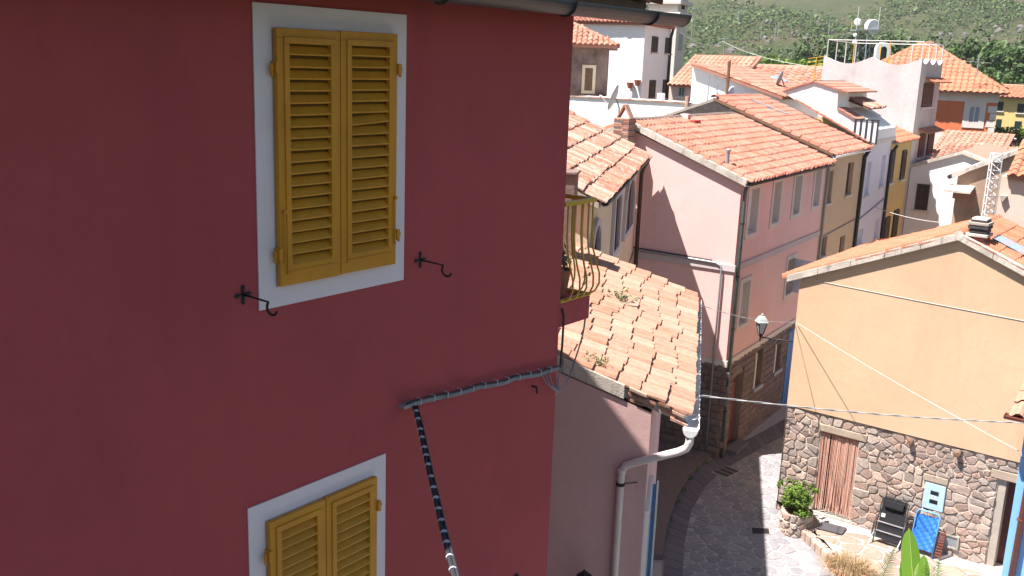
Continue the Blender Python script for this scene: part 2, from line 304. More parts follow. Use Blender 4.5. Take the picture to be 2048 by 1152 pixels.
def tiles(roof, o, ux, vy, ncol, nrow, w_, course, prof, mat, keep=None, solo=300, jit=1.0, seed=1, lift=.028):
    """lay tiles course by course: o = eave corner, ux along the eave, vy up the slope; the solo tiles nearest the viewer are parts, the rest one stuff part"""
    ux, vy = V(ux).normalized(), V(vy).normalized(); nz = ux.cross(-vy)
    if nz.z < 0: o = V(o) + ux * (ncol * w_); ux = -ux; nz = ux.cross(-vy)
    R = random.Random(seed); vs, fs = tile_geo(w_ * .985, course + .07, prof, lift)
    vs = [(x, y, z + .012) for x, y, z in vs]
    spots = []; cs = [R.gauss(0, .05) if jit >= 1.5 and prof == 'flat' else 0 for _ in range(ncol)]
    for j in range(nrow):
        for i in range(ncol):
            p = V(o) + ux * (i * w_) + vy * ((j + 1) * course + (max(-.09, min(.09, cs[i])) if j else min(0, cs[i]) * .3))
            c_ = p + ux * w_ / 2 - vy * course / 2
            if keep and not keep(c_): continue
            spots.append(((c_ - CAM).length, p))
    spots.sort(key=lambda t: t[0]); mbs = MB(); me = None
    if solo:
        mb = MB(); mb.add(vs, fs); me = mb.mesh('tile', mat, smooth=False)
    for k, (d_, p) in enumerate(spots):
        r1, r2, r3 = R.gauss(0, .010 * jit), R.gauss(0, .008 * jit), abs(R.gauss(0, .006 * jit))
        x = (ux - vy * r1).normalized(); y = (-vy - ux * r1 + nz * r2).normalized(); z = x.cross(y)
        q = p + nz * r3 + vy * R.gauss(0, .008 * jit)
        if k < solo:
            obj('tile', me, roof, Matrix(((x.x, y.x, z.x, q.x), (x.y, y.y, z.y, q.y), (x.z, y.z, z.z, q.z), (0, 0, 0, 1))))
        else:
            mbs.add([q + x * a + y * b + z * c for a, b, c in vs], fs, R.uniform(.02, .98))
    if mbs.v: mbs.build('roof_tiling' if solo else 'roof_tiling', mat, roof, kind='stuff')
def ridge_tiles(roof, a, b, n, r, mat, start=0.0):
    a, b = V(a), V(b); d = (b - a) / n; dn = d.normalized(); s_ = dn.cross(UP).normalized(); u = s_.cross(dn)
    mb = MB(); vs = []
    for y, sc in ((0, 1.0), (d.length * 1.12, .88)):
        for k in range(7):
            t = math.pi * k / 6; vs.append((math.cos(t) * r * sc, y, math.sin(t) * r * .72 * sc))
    for k in range(7): t = math.pi * k / 6; vs.append((math.cos(t) * (r - .02), 0, math.sin(t) * (r - .02) * .72))
    mb.add(vs, [(k, k + 1, 8 + k, 7 + k) for k in range(6)] + [(k + 1, k, 14 + k, 15 + k) for k in range(6)])
    me = mb.mesh('ridge_tile', mat)
    for i in range(n):
        q = a + d * i + u * R_.uniform(0, .012); x, y, z = s_, dn, u
        obj('ridge_tile', me, roof, Matrix(((x.x, y.x, z.x, q.x), (x.y, y.y, z.y, q.y), (x.z, y.z, z.z, q.z), (0, 0, 0, 1))))
def clip(poly, nx, ny, d):
    out = []
    for i in range(len(poly)):
        p, q = poly[i], poly[(i + 1) % len(poly)]; a, b = p[0] * nx + p[1] * ny - d, q[0] * nx + q[1] * ny - d
        if a <= 0: out.append(p)
        if (a < 0 < b) or (b < 0 < a): t = a / (a - b); out.append((p[0] + (q[0] - p[0]) * t, p[1] + (q[1] - p[1]) * t))
    return out
def cells(sites, box, gap, rects=()):
    """Voronoi cells of the sites inside box, shrunk by gap, cut back from the rects"""
    res = []
    for i, (x, y) in enumerate(sites):
        poly = [(box[0], box[2]), (box[1], box[2]), (box[1], box[3]), (box[0], box[3])]
        near = sorted(((u - x) ** 2 + (v - y) ** 2, u, v) for k, (u, v) in enumerate(sites) if k != i and abs(u - x) < 2.0 and abs(v - y) < 2.0)[:22]
        for _, u, v in near:
            dx, dy = u - x, v - y; l = math.hypot(dx, dy); dx /= l; dy /= l
            poly = clip(poly, dx, dy, (x + u) / 2 * dx + (y + v) / 2 * dy - gap)
            if len(poly) < 3: break
        for r in rects:
            if len(poly) < 3: break
            xs, ys = [p[0] for p in poly], [p[1] for p in poly]
            if max(xs) > r[0] and min(xs) < r[1] and max(ys) > r[2] and min(ys) < r[3]:
                s_ = max((r[0] - x, 1, 0, r[0] - gap), (x - r[1], -1, 0, -r[1] - gap), (r[2] - y, 0, 1, r[2] - gap), (y - r[3], 0, -1, -r[3] - gap))
                poly = clip(poly, s_[1], s_[2], s_[3])
        if len(poly) >= 3:
            ar = abs(sum(poly[k][0] * poly[(k + 1) % len(poly)][1] - poly[(k + 1) % len(poly)][0] * poly[k][1] for k in range(len(poly)))) / 2
            if ar > gap * gap * 6: res.append((x, y, poly))
    return res
def cell_solid(mb, poly, place, h, round_=.25, rnd=0.0, R=R_, tilt=.0, ruff=0.0, cut=.22):
    """a stone: cell outline with cut corners, raised to h with a rounded shoulder"""
    cx = sum(p[0] for p in poly) / len(poly); cy = sum(p[1] for p in poly) / len(poly); n0 = len(poly); pts = []
    for k in range(n0):   # cut corners
        p, q = poly[k], poly[(k + 1) % n0]
        for t in (cut, 1 - cut): pts.append((p[0] + (q[0] - p[0]) * t, p[1] + (q[1] - p[1]) * t))
    if ruff: pts = [(x + R.uniform(-ruff, ruff), y + R.uniform(-ruff, ruff)) for x, y in pts]
    n = len(pts); tx, ty = R.uniform(-tilt, tilt), R.uniform(-tilt, tilt); vs = []
    for s_, z in ((1.0, -.01), (1.0, h * .55), (1 - round_, h)):
        for x, y in pts:
            X, Y = cx + (x - cx) * s_, cy + (y - cy) * s_; vs.append(place(X, Y, z + ((X - cx) * tx + (Y - cy) * ty if z > 0 else 0) + (R.uniform(-.12, .12) * h if z == h and ruff else 0)))
    vs.append(place(cx, cy, h * (1.0 + (.12 if ruff else 0)))); c_ = 3 * n
    fs = [(l * n + k, l * n + (k + 1) % n, (l + 1) * n + (k + 1) % n, (l + 1) * n + k) for l in (0, 1) for k in range(n)] + [(2 * n + k, 2 * n + (k + 1) % n, c_) for k in range(n)]
    mb.add(vs, fs, rnd)
def leaves(mb, c, rad, n, size, R, shell=.35, asp=.6, up=0.0, shade=True, lobes=0):
    """leaf-sized faces spread through an uneven crown"""
    c = V(c); lob = [(V((R.gauss(0, 1), R.gauss(0, 1), R.gauss(.2, .8))).normalized(), R.uniform(.75, 1.25)) for _ in range(max(3, lobes or 9))]
    for _ in range(n):
        d = V((R.gauss(0, 1), R.gauss(0, 1), R.gauss(0, 1))).normalized(); r = shell + (1 - shell) * R.random() ** .6
        k = sum(max(0, d.dot(l)) ** 6 * s_ for l, s_ in lob); r *= .72 + .34 * min(1.3, k)
        p = c + V((d.x * rad[0], d.y * rad[1], d.z * rad[2])) * r
        nrm = (d * .6 + V((R.uniform(-1, 1), R.uniform(-1, 1), R.uniform(-.5, 1) + up))).normalized(); t = nrm.orthogonal().normalized()
        a = R.uniform(0, 6.28); x = (t * math.cos(a) + nrm.cross(t) * math.sin(a)); y = nrm.cross(x); s_ = size * R.uniform(.6, 1.35)
        mb.add([p - x * s_, p + y * s_ * asp + nrm * s_ * .2, p + x * s_, p - y * s_ * asp + nrm * s_ * .2], [(0, 1, 2, 3)], R.random())
def gable_roof_slab(mb, pts_e, pts_r, th=.09):
    """slab under tiles: eave line (2 pts) to ridge line (2 pts)"""
    q = [V(pts_e[0]), V(pts_e[1]), V(pts_r[1]), V(pts_r[0])]; mb.hexa([p - UP * th for p in q] + q)
def gutter_half(mb, a, b, r, n=8):
    a, b = V(a), V(b); d = (b - a).normalized(); s_ = d.cross(UP).normalized(); vs = []
    for q in (a, b):
        for rr in (r, r - .012):
            for k in range(n + 1): t = math.pi + math.pi * k / n; vs.append(q + s_ * math.cos(t) * rr + UP * math.sin(t) * rr)
    m = n + 1; fs = []
    for k in range(n): fs += [(k, k + 1, 2 * m + k + 1, 2 * m + k), (m + k + 1, m + k, 3 * m + k, 3 * m + k + 1), (k + 1, k, m + k, m + k + 1), (2 * m + k, 2 * m + k + 1, 3 * m + k + 1, 3 * m + k)]
    fs += [(0, m, 3 * m, 2 * m), (m - 1, 2 * m - 1, 4 * m - 1, 3 * m - 1)]; mb.add(vs, fs)
def shell(root, fr, w_, d_, z0, z1, mat, ops_front=(), ops_right=(), gable=None, name='wall', dep=.18, backs=True):
    """four walls: front face on fr (a 0..w_, outward n), right face at a=w_, depth d_"""
    mb = MB(); wall_open(mb, fr, 0, w_, z0, z1, ops_front, dep)
    fr2 = Fr(fr.p(w_, 0, 0), -fr.n, fr.h); wall_open(mb, fr2, 0, d_, z0, z1, ops_right, dep)
    for f, l in ((Fr(fr.p(w_, -d_, 0), -fr.h, -fr.n), w_), (Fr(fr.p(0, -d_, 0), fr.n, -fr.h), d_)): wall_open(mb, f, 0, l, z0, z1)
    if gable:   # (a of ridge, z of ridge): triangle on front and back
        for b in (0, -d_): mb.add([fr.p(0, b, z1), fr.p(w_, b, z1), fr.p(gable[0], b, gable[1])], [(0, 1, 2)])
    if backs:
        mb.add([fr.p(.02, -.3, z0), fr.p(w_ - .02, -.3, z0), fr.p(w_ - .02, -.3, z1), fr.p(.02, -.3, z1)], [(0, 1, 2, 3)])
    return mb.build(name, mat, root), fr2
# ================================================================ street
GZ = -.15
E27, T27 = dirs(27.0); E25, T25 = dirs(25.5); G4, B4 = dirs(4.5)
P0 = V((-10.6, 23.3, 0))
def sw(e, t, z): return E27 * e + T27 * t + UP * z
def cw(e, t, z): return E25 * e + T25 * t + UP * z
def rw(g, u, z): return P0 + G4 * g + B4 * u + UP * z
mb = MB(); mb.prism([V((-16, 3, GZ)), V((3, 3, GZ)), V((3, 20.5, GZ)), V((-7.5, 46, GZ)), V((-16, 46, GZ))], (0, 0, -.1)); street = mb.build('street', M['joint'], kind='structure')
def inpoly(x, y, pl):
    c = False
    for i in range(len(pl)):
        (x1, y1), (x2, y2) = pl[i], pl[i - 1]
        if (y1 > y) != (y2 > y) and x < (x2 - x1) * (y - y1) / (y2 - y1) + x1: c = not c
    return c
def gxy(*pts): return [tuple(onZ(px, py, GZ)[:2]) for px, py in pts]
band_l = gxy((1318, 1230), (1326, 1152), (1330, 1075), (1350, 1010), (1378, 958), (1412, 925), (1470, 892), (1530, 862), (1575, 835))
band_r = gxy((1360, 1230), (1366, 1152), (1370, 1085), (1384, 1020), (1412, 972), (1452, 938), (1500, 910), (1545, 885), (1590, 862))
terr_edge = gxy((1556, 985), (1574, 1035), (1600, 1072), (1640, 1112), (1690, 1152), (1760, 1205))
street_poly = gxy((1345, 1260), (1335, 1090), (1360, 1005), (1400, 950), (1470, 900), (1575, 850), (1640, 860), (1700, 1000), (1760, 1260))
R = random.Random(11); sites = []
xs = [p[0] for p in street_poly]; ys = [p[1] for p in street_poly]; y = min(ys); k = 0
while y < max(ys):
    x = min(xs) + (k % 2) * .17
    while x < max(xs):
        q = (x + R.uniform(-.13, .13), y + R.uniform(-.10, .10))
        if inpoly(*q, street_poly) and R.random() > .12: sites.append(q)
        x += .36
    y += .27; k += 1
cl = cells(sites, (min(xs), max(xs), min(ys), max(ys)), .016)
cl.sort(key=lambda c: math.hypot(c[0], c[1])); rest = MB()
for k, (x, y, pl) in enumerate(cl):
    if max(math.hypot(p[0] - x, p[1] - y) for p in pl) > .6: continue
    h = R.uniform(.008, .018); r = R.random()
    if k < 300: mb = MB(); cell_solid(mb, pl, lambda a, b, c: V((a, b, GZ + c)), h, .10, 0, R, .02, .012); mb.build('paving_stone', M['paving'], street)
    else: cell_solid(rest, pl, lambda a, b, c: V((a, b, GZ + c)), h, .10, .02 + .96 * r, R, .02, .012)
if rest.v: rest.build('far_paving', M['paving'], street, kind='stuff')
def along(pl, n):   # n+1 points evenly along a polyline
    ls = [0.0]
    for i in range(1, len(pl)): ls.append(ls[-1] + math.dist(pl[i], pl[i - 1]))
    out = []
    for k in range(n + 1):
        s_ = ls[-1] * k / n; i = max(j for j in range(len(ls)) if ls[j] <= s_ + 1e-9); i = min(i, len(pl) - 2)
        t = (s_ - ls[i]) / (ls[i + 1] - ls[i]); out.append((pl[i][0] + (pl[i + 1][0] - pl[i][0]) * t, pl[i][1] + (pl[i + 1][1] - pl[i][1]) * t))
    return out
nb = 34; A_, B_ = along(band_l, nb), along(band_r, nb)
for i in range(nb):
    q = [V((*A_[i], 0)), V((*B_[i], 0)), V((*B_[i + 1], 0)), V((*A_[i + 1], 0))]; c = sum(q, V()) / 4; q = [c + (p - c) * .955 for p in q]
    mb = MB(); mb.hexa([p + UP * (GZ - .01) for p in q] + [p + UP * (GZ + .026 + R.uniform(0, .004)) for p in q]); mb.build('kerb_slab', M['slab'], street)
# raised stone landing at the foot of the pink house
lp = gxy((1278, 848), (1428, 888), (1434, 906), (1412, 923), (1380, 954), (1352, 1004), (1332, 1068), (1325, 1120), (1300, 1120))
mb = MB(); mb.prism([V((*p, GZ - .02)) for p in lp], (0, 0, .15)); land = mb.build('stone_landing', M['block'], kind='structure')
R = random.Random(5); xs = [p[0] for p in lp]; ys = [p[1] for p in lp]
st = [(R.uniform(min(xs), max(xs)), R.uniform(min(ys), max(ys))) for _ in range(70)]; st = [q for q in st if inpoly(*q, lp) and min(math.dist(q, p) for p in lp) > .12]
for x, y, pl in cells(st, (min(xs), max(xs), min(ys), max(ys)), .02):
    pl = [p for p in pl if inpoly(*p, lp)]
    if len(pl) < 3: continue
    mb = MB(); cell_solid(mb, pl, lambda a, b, c: V((a, b, GZ + .13 + c)), .014, .1, 0, R, .02, .01); mb.build('flagstone', M['slab'], land)
R = random.Random(8); mb = MB()
for (px, py) in ((1410, 924), (1392, 940), (1379, 956), (1366, 978), (1353, 1004), (1341, 1036)):
    q = onZ(px + R.uniform(-3, 3), py, GZ + .05); leaves(mb, q, (.12, .12, .08), 26, .035, R)
tag(mb.build('kerb_weeds', M['leaf'], kind='stuff'), 'dark green weeds sprouting along the joint of the kerb and the raised landing', 'weeds')
def grate(name, label, px, mat, n):
    q = [onZ(*p, GZ + .028) for p in px]; t = thing(name, label, 'drain cover', sum(q, V()) / 4)
    mb = MB(); c = sum(q, V()) / 4; mb.hexa([p - UP * .03 for p in q] + [p + UP * .002 for p in q]); mb.build('frame', M['cement'], t)
    qi = [c + (p - c) * .9 for p in q]
    for k in range(n):
        t0, t1 = k / n + .12 / n, (k + 1) / n - .12 / n
        a, b, d, e = qi[0].lerp(qi[1], t0), qi[0].lerp(qi[1], t1), qi[3].lerp(qi[2], t1), qi[3].lerp(qi[2], t0)
        mb = MB(); mb.hexa([p + UP * .003 for p in (a, b, d, e)] + [p + UP * .010 for p in (a, b, d, e)]); mb.build('bar', mat, t)
grate('manhole_cover', 'large dark rectangular manhole cover set in the shaded street', [(1422, 944), (1455, 931), (1482, 942), (1452, 956)], M['darkcap'], 3)
grate('drain_grate', 'small iron street drain straddling the edge of shadow and sunlight', [(1502, 1055), (1503, 1068), (1541, 1069), (1539, 1057)], M['iron'], 9)

# ================================================================ red house
RW = Fr((-4.6, 0, 0), (0, 1, 0), (1, 0, 0))
red = thing('red_house', 'dark red plastered house with ochre shutters, filling the left of the view', 'house', (-4.6, 6.69, GZ))
mb = MB(); wall_open(mb, RW, -3.5, 6.69, GZ - .1, 10.72); f2 = Fr((-4.6, 6.69, 0), (-1, 0, 0), (0, 1, 0)); wall_open(mb, f2, 0, 9.0, GZ - .1, 10.72)
mb.add([f2.p(0, 0, 10.72), f2.p(9, 0, 10.72), f2.p(4.5, 0, 11.49)], [(0, 1, 2)])
wall_open(mb, Fr((-13.6, 6.69, 0), (0, -1, 0), (-1, 0, 0)), 0, 10.19, GZ - .1, 10.72); wall_open(mb, Fr((-13.6, -3.5, 0), (1, 0, 0), (0, -1, 0)), 0, 9.0, GZ - .1, 10.72)
mb.build('wall', M['red'], red)
mb = MB(); gable_roof_slab(mb, ((-4.21, -3.9, 10.69), (-4.21, 7.14, 10.69)), ((-9.1, -3.9, 11.60), (-9.1, 7.14, 11.60)), .06)
gable_roof_slab(mb, ((-14.0, 7.14, 10.60), (-14.0, -3.9, 10.60)), ((-9.104, 7.14, 11.60), (-9.104, -3.9, 11.60)), .10)
roof = mb.build('roof', M['wood'], red)
vy = V((-4.89, 0, .91)).normalized()
tiles(roof, V((-4.19, -4.25, 10.685)), (0, 1, 0), vy, 46, 16, .25, .325, 'coppo', M['tileworn'], solo=150, seed=3)
mb = MB(); gutter_half(mb, (-4.165, -3.9, 10.62), (-4.165, 7.66, 10.62), .095, 10); gt = mb.build('gutter', M['gutter'], red, smooth=True)
for y in (1.8, 3.2, 4.62, 5.95, 7.12):
    mb = MB(); mb.tube([V((-4.165, y, 10.62)) + V((math.cos(t) * .10, 0, math.sin(t) * .10)) for t in [math.pi + math.pi * k / 8 for k in range(9)]], .011, 5); mb.build('bracket', M['gutter'], gt)
mb = MB(); mb.lathe((-4.17, 7.655, 10.60), [(.0, 0), (.001, .0)], 6); mb = MB(); mb.prism([V((-4.165 + math.cos(t) * .098, 7.655, 10.62 + math.sin(t) * .098)) for t in [math.pi + math.pi * k / 10 for k in range(11)]], (0, .006, 0)); mb.build('end_cap', M['gutter'], gt)

def slat_mesh(w_):
    mb = MB(); a0, a1 = -w_ / 2, w_ / 2
    pts = [(.010, .044), (.014, .051), (.054, .009), (.052, 0)]
    vs = [(b, a, c) for a in (a0, a1) for b, c in pts]
    mb.add(vs, [(0, 1, 2, 3), (7, 6, 5, 4), (0, 4, 5, 1), (1, 5, 6, 2), (2, 6, 7, 3), (3, 7, 4, 0)]); return mb.mesh('slat', M['ochre'])
def shutter(a0, a1, c0, c1, hinge_left, bent=None, n=19):
    mb = MB(); frame4(mb, RW, a0, a1, c0, c1, .052, .012, .047, .075); lf = mb.build('shutter', M['ochre'], red, bevel=.004)
    i0, i1, j0, j1 = a0 + .047, a1 - .040, c0 + .070, c1 - .047
    mb = MB(); frame4(mb, RW, i0, i1, j0, j1, .038, .020, .056, .050); mb.build('inner_frame', M['ochre'], lf, bevel=.004)
    mb = MB(); mb.box(RW, (a0 + .02, a1 - .02), (.002, .010), (c0 + .02, c1 - .02)); mb.build('shade_backing', M['louvre'], lf)  # sheet in darkened ochre, painting the shade seen between the slats
    x0, x1, y0, y1 = i0 + .036, i1 - .036, j0 + .046, j1 - .034; me = slat_mesh(x1 - x0 - .002); p = (y1 - y0) / n
    for k in range(n):
        m_ = Matrix.Translation((-4.6, (x0 + x1) / 2, y0 + p * k + R_.uniform(-.002, .002)))
        m_ = m_ @ Matrix.Rotation(R_.uniform(-.006, .006), 4, 'X')
        if bent == k: m_ = m_ @ Matrix.Rotation(.055, 4, 'X')
        obj('slat', me, lf, m_)
    mb = MB(); mb.box(RW, (x0 - .03, x1 + .03), (.0565, .062), (j0 + .012, j0 + .020)); mb.build('drip_strip', M['ochre'], lf)
    ha = a0 - .012 if hinge_left else a1 + .002
    for z in (c1 - .22, c0 + .20):
        mb = MB(); mb.box(RW, (ha - .006, ha + .022), (.012, .062), (z - .035, z + .035)); mb.tube([RW.p(ha + (-.02 if hinge_left else .03), .04, z - .05), RW.p(ha + (-.02 if hinge_left else .03), .04, z + .02)], .009, 6)
        mb.box(RW, (ha - .03, ha + .045), (.034, .046), (z - .012, z + .012)); mb.build('hinge', M['ochre'], lf)
    sa = a0 + .026 if hinge_left else a1 - .02
    mb = MB(); mb.tube([RW.p(sa, .060, c0 + .14), RW.p(sa + (0 if hinge_left else -.012), .068, c0 + .28), RW.p(sa + (0 if hinge_left else -.015), .062, c0 + .44)], .006, 6)
    mb.lathe(RW.p(sa, .05, c0 + .45), [(.012, 0), (.012, .02), (.004, .022)], 8, (1, 0, 0)); mb.build('stay_rod', M['ochre'], lf)
def shuttered(a0, a1, c0, c1, bent=None):
    mb = MB(); frame4(mb, RW, a0, a1, c0, c1, .125, .0005, .008); mb.box(RW, (a0 + .12, a1 - .12), (.0003, .001), (c0 + .12, c1 - .12)); mb.build('window_surround', M['surround'], red)
    m_ = (a0 + a1) / 2; shutter(a0 + .130, m_ - .003, c0 + .13, c1 - .13, True); shutter(m_ + .003, a1 - .120, c0 + .135, c1 - .125, False, bent)
shuttered(3.55, 4.77, 8.70, 10.46, 12); shuttered(3.43, 4.61, 5.71, 7.47)
for y in (3.44, 4.94):
    mb = MB(); z = 8.815
    for k in range(4):
        t = math.pi / 2 * k; d1 = V((0, math.cos(t), math.sin(t))); d2 = V((0, -math.sin(t), math.cos(t)))
        c = V((-4.6, y, z)); mb.prism([c + d2 * .008, c + d1 * .05 + d2 * .012, c + d1 * .06, c + d1 * .05 - d2 * .012, c - d2 * .008], (.008, 0, 0))
    mb.tube([(-4.6, y, z), (-4.50, y + .01, z - .004), (-4.40, y + .02, z - .01)], .006, 6)
    hk = [V((-4.40, y + .02, z - .01))] + [V((-4.375, y + .03, z - .045)) + V((math.cos(t) * .045, 0, math.sin(t) * .04)) for t in [math.pi * .8 + math.pi * 1.1 * k / 8 for k in range(9)]]
    mb.tube(hk, .008, 6); mb.build('wall_hook', M['iron'], red, smooth=True)
mb = MB(); mb.box(RW, (6.185, 6.245), (.001, .016), (3.9, 5.83)); mb.lathe(RW.p(6.215, .01, 5.83), [(.03, 0), (.03, .016), (.005, .02)], 10, (1, 0, 0)); mb.lathe(RW.p(6.215, .01, 5.74), [(.016, 0), (.016, .02)], 8, (1, 0, 0)); mb.build('iron_strap', M['iron'], red)
q = onX(1064, 772, -4.6); mb = MB(); mb.tube([q, q + V((.05, 0, 0)), q + V((.055, 0, -.05))], .010, 6); mb.build('wall_peg', M['iron'], red)

# balcony on the hidden face, its end flush with the red wall
bal = 'balcony'; mb = MB(); mb.box(WF, (-6.5, -4.602), (6.69, 7.155), (7.98, 8.185)); slab = mb.build('balcony_slab', M['red'], red)
rl = thing('balcony_railing', 'yellow iron balcony railing with pot-bellied bars at the corner of the red house', 'railing', (-5.5, 7.1, 8.19))
mb = MB(); mb.box(WF, (-6.5, -4.60), (7.13, 7.165), (8.19, 8.215)); mb.box(WF, (-4.635, -4.60), (6.70, 7.13), (8.19, 8.215)); mb.build('bottom_rail', M['ironyel'], rl)
mb = MB(); mb.box(WF, (-6.5, -4.60), (7.14, 7.18), (9.025, 9.06)); mb.box(WF, (-4.635, -4.595), (6.70, 7.14), (9.025, 9.06)); mb.build('top_rail', M['ironyel'], rl)
def belly(p, out):
    pr = [(0, 0), (.055, .03), (.088, .10), (.085, .19), (.05, .30), (.018, .42), (.004, .55), (0, .83)]
    mb = MB(); mb.tube([V(p) + V(out) * a + UP * b for a, b in pr], .0085, 6); mb.build('baluster', M['ironyel'], rl, smooth=True)
for k in range(4): belly((-4.617, 6.77 + .105 * k, 8.20), (1, 0, 0))
for k in range(16): belly((-4.72 - .11 * k, 7.15, 8.20), (0, 1, 0))
belly((-4.617, 7.15, 8.20), (.75, .75, 0))
def potted(name, label, p, r, h, mat, col, rad, n, size, seed, up=.2):
    t = thing(name, label, 'potted plant', p); mb = MB(); mb.lathe(p, [(r * .68, 0), (r * .95, h * .85), (r * 1.06, h * .86), (r * 1.06, h), (r * .92, h), (r * .9, h * .9), (.001, h * .9)], 18); mb.build('pot', mat, t, smooth=False)
    mb = MB(); R = random.Random(seed); leaves(mb, V(p) + UP * (h + rad[2] * .7), rad, n, size, R, .1, .6, up); mb.build('foliage', col, t); return t
potted('flower_pot', 'terracotta flower pot with a straggly plant on the balcony', (-4.80, 6.93, 8.19), .115, .24, M['terracotta'], M['succ'], (.15, .12, .13), 90, .035, 4)
potted('flower_pot', 'black plastic pot with a small plant beside the terracotta pot on the balcony', (-5.12, 6.97, 8.19), .11, .16, M['black'], M['leafdark'], (.12, .12, .10), 60, .035, 5)

# cables on the red wall
cb = thing('cable_bundle', 'bundle of grey cables clipped along the red wall with its drop hanging toward the street', 'cable', RW.p(4.83, .03, 7.79))
pts = [RW.p(4.78, .035, 7.785)] + [RW.p(4.83 + 1.84 * k / 12, .035 + .01 * math.sin(k * 2.1), 7.79 - .16 * k / 12 + .006 * math.sin(k * 1.7)) for k in range(13)]
for d, m_, r in ((0, 'cablegrey', .011), (.016, 'cable', .009), (-.014, 'cablegrey', .008)):
    mb = MB(); mb.tube([p + UP * d + V((abs(d) * .3, 0, 0)) for p in pts], r, 6); mb.build('cable', M[m_], cb, smooth=True)
for k in range(12):
    p = pts[1].lerp(pts[-1], (k + .6) / 12.5); mb = MB(); mb.tube([p + V((-.03, -.003, -.022)), p + V((.014, 0, -.020)), p + V((.018, 0, .024)), p + V((-.03, .003, .024))], .0045, 5); mb.build('clip', M['tie'], cb)
mb = MB(); mb.box(RW, (4.74, 4.86), (0, .06), (7.775, 7.80)); mb.build('bracket', M['greypipe'], cb)
a_, b_ = RW.p(4.845, .06, 7.775), onX(980, 1440, -2.2); pts = [p + V((0, R_.uniform(-.004, .004), 0)) for p in sag(a_, b_, .03, 10)]
for off in (V((0, 0, 0)), V((.014, .012, 0)), V((.004, -.014, 0))): mb = MB(); mb.tube([p + off for p in pts], .0095, 6); mb.build('cable', M['cable'], cb, smooth=True)
L_ = (b_ - a_).length; d_ = (b_ - a_).normalized()
for k in range(int(L_ / .125)):
    p = a_ + d_ * (.10 + .125 * k + R_.uniform(-.02, .02)); f_ = min(1, (p - a_).length / L_); p = p - UP * .03 * 4 * f_ * (1 - f_); mb = MB(); mb.lathe(p - d_ * .006, [(.021, 0), (.0225, .006), (.021, .012)], 8, d_); mb.build('cable_tie', M['tie'], cb)
q = V((-4.57, 6.70, 7.63)); mb = MB()
for k in range(3): mb.tube([q + V((.0, -.32 + .06 * k, .05)), q + V((.02, -.22 + .05 * k, -.09 - .03 * k)), q + V((.02, -.10 + .03 * k, -.18 - .01 * k)), q + V((0, -.02, -.12)), q + V((0, 0, .02))], .0055, 5)
mb.build('loose_cable', M['cablegrey'], cb, smooth=True)
mb = MB(); mb.tube([q, q + V((0, .012, .2)), q + V((0, .015, .45)), q + V((-.02, .01, .52))], .010, 6); mb.build('riser_cable', M['cable'], cb, smooth=True)
cb2 = smooth_path([q + V((0, .02, 0)), V((-4.72, 6.86, 7.36)), V((-4.92, 7.15, 7.17)), V((-5.12, 7.62, 7.14)), V((-5.16, 7.8, 7.30)), V((-5.05, 7.75, 7.60)), V((-4.80, 7.40, 7.90)), V((-4.63, 7.17, 8.20))])
mb = MB()
for d in (0, .009): mb.tube([p + UP * d + E27 * d for p in cb2], .005, 6)
tag(mb.build('hanging_cable', M['cablegrey'], None, smooth=True), 'slack grey cable looping from the red house corner up to the balcony', 'cable')

# ================================================================ low pink house with the old tiled roof
TN, TF, EW = 10.68, 16.80, -.30
def zr(e): return 6.34 + .35 * (.107 - e)
shed = thing('low_house', 'low dusty pink house with pale orange tile roof and white gutter, beyond the red house', 'house', sw(EW, TN + .25, GZ))
fs_ = Fr(sw(-5.0, TN + .02, 0), E27, -T27); w_ = 5.0 + EW
mb = MB(); mb.add([fs_.p(0, 0, GZ), fs_.p(w_, 0, GZ), fs_.p(w_, 0, zr(EW) - .14), fs_.p(0, 0, zr(-5) - .14)], [(0, 1, 2, 3)])
fr_ = Fr(sw(EW, TN + .02, 0), T27, E27); wall_open(mb, fr_, 0, TF - TN - .22, GZ, zr(EW) - .14, [(.28, 1.25, GZ, 4.95)], .15)
mb.add([sw(-5, TN + .02, GZ), sw(-5, TF - .2, GZ), sw(-5, TF - .2, zr(-5) - .14), sw(-5, TN + .02, zr(-5) - .14)], [(0, 1, 2, 3)])
mb.add([sw(-5, TF - .2, GZ), sw(EW, TF - .2, GZ), sw(EW, TF - .2, zr(EW) - .14), sw(-5, TF - .2, zr(-5) - .14)], [(0, 1, 2, 3)]); mb.build('wall', M['shed'], shed)
mb = MB(); gable_roof_slab(mb, (sw(.09, TN + .05, zr(.09)), sw(.09, TF, zr(.09))), (sw(-5.05, TN + .05, zr(-5.05)), sw(-5.05, TF, zr(-5.05))), .11); roof = mb.build('roof', M['cement'], shed)
vy = (sw(-1, 0, .35)).normalized()
tiles(roof, sw(.085, TN + .02, zr(.085)) + UP * .012, T27, vy, 18, 17, .3405, .305, 'flat', M['tileold'], solo=306, jit=1.5, seed=9, lift=.036)
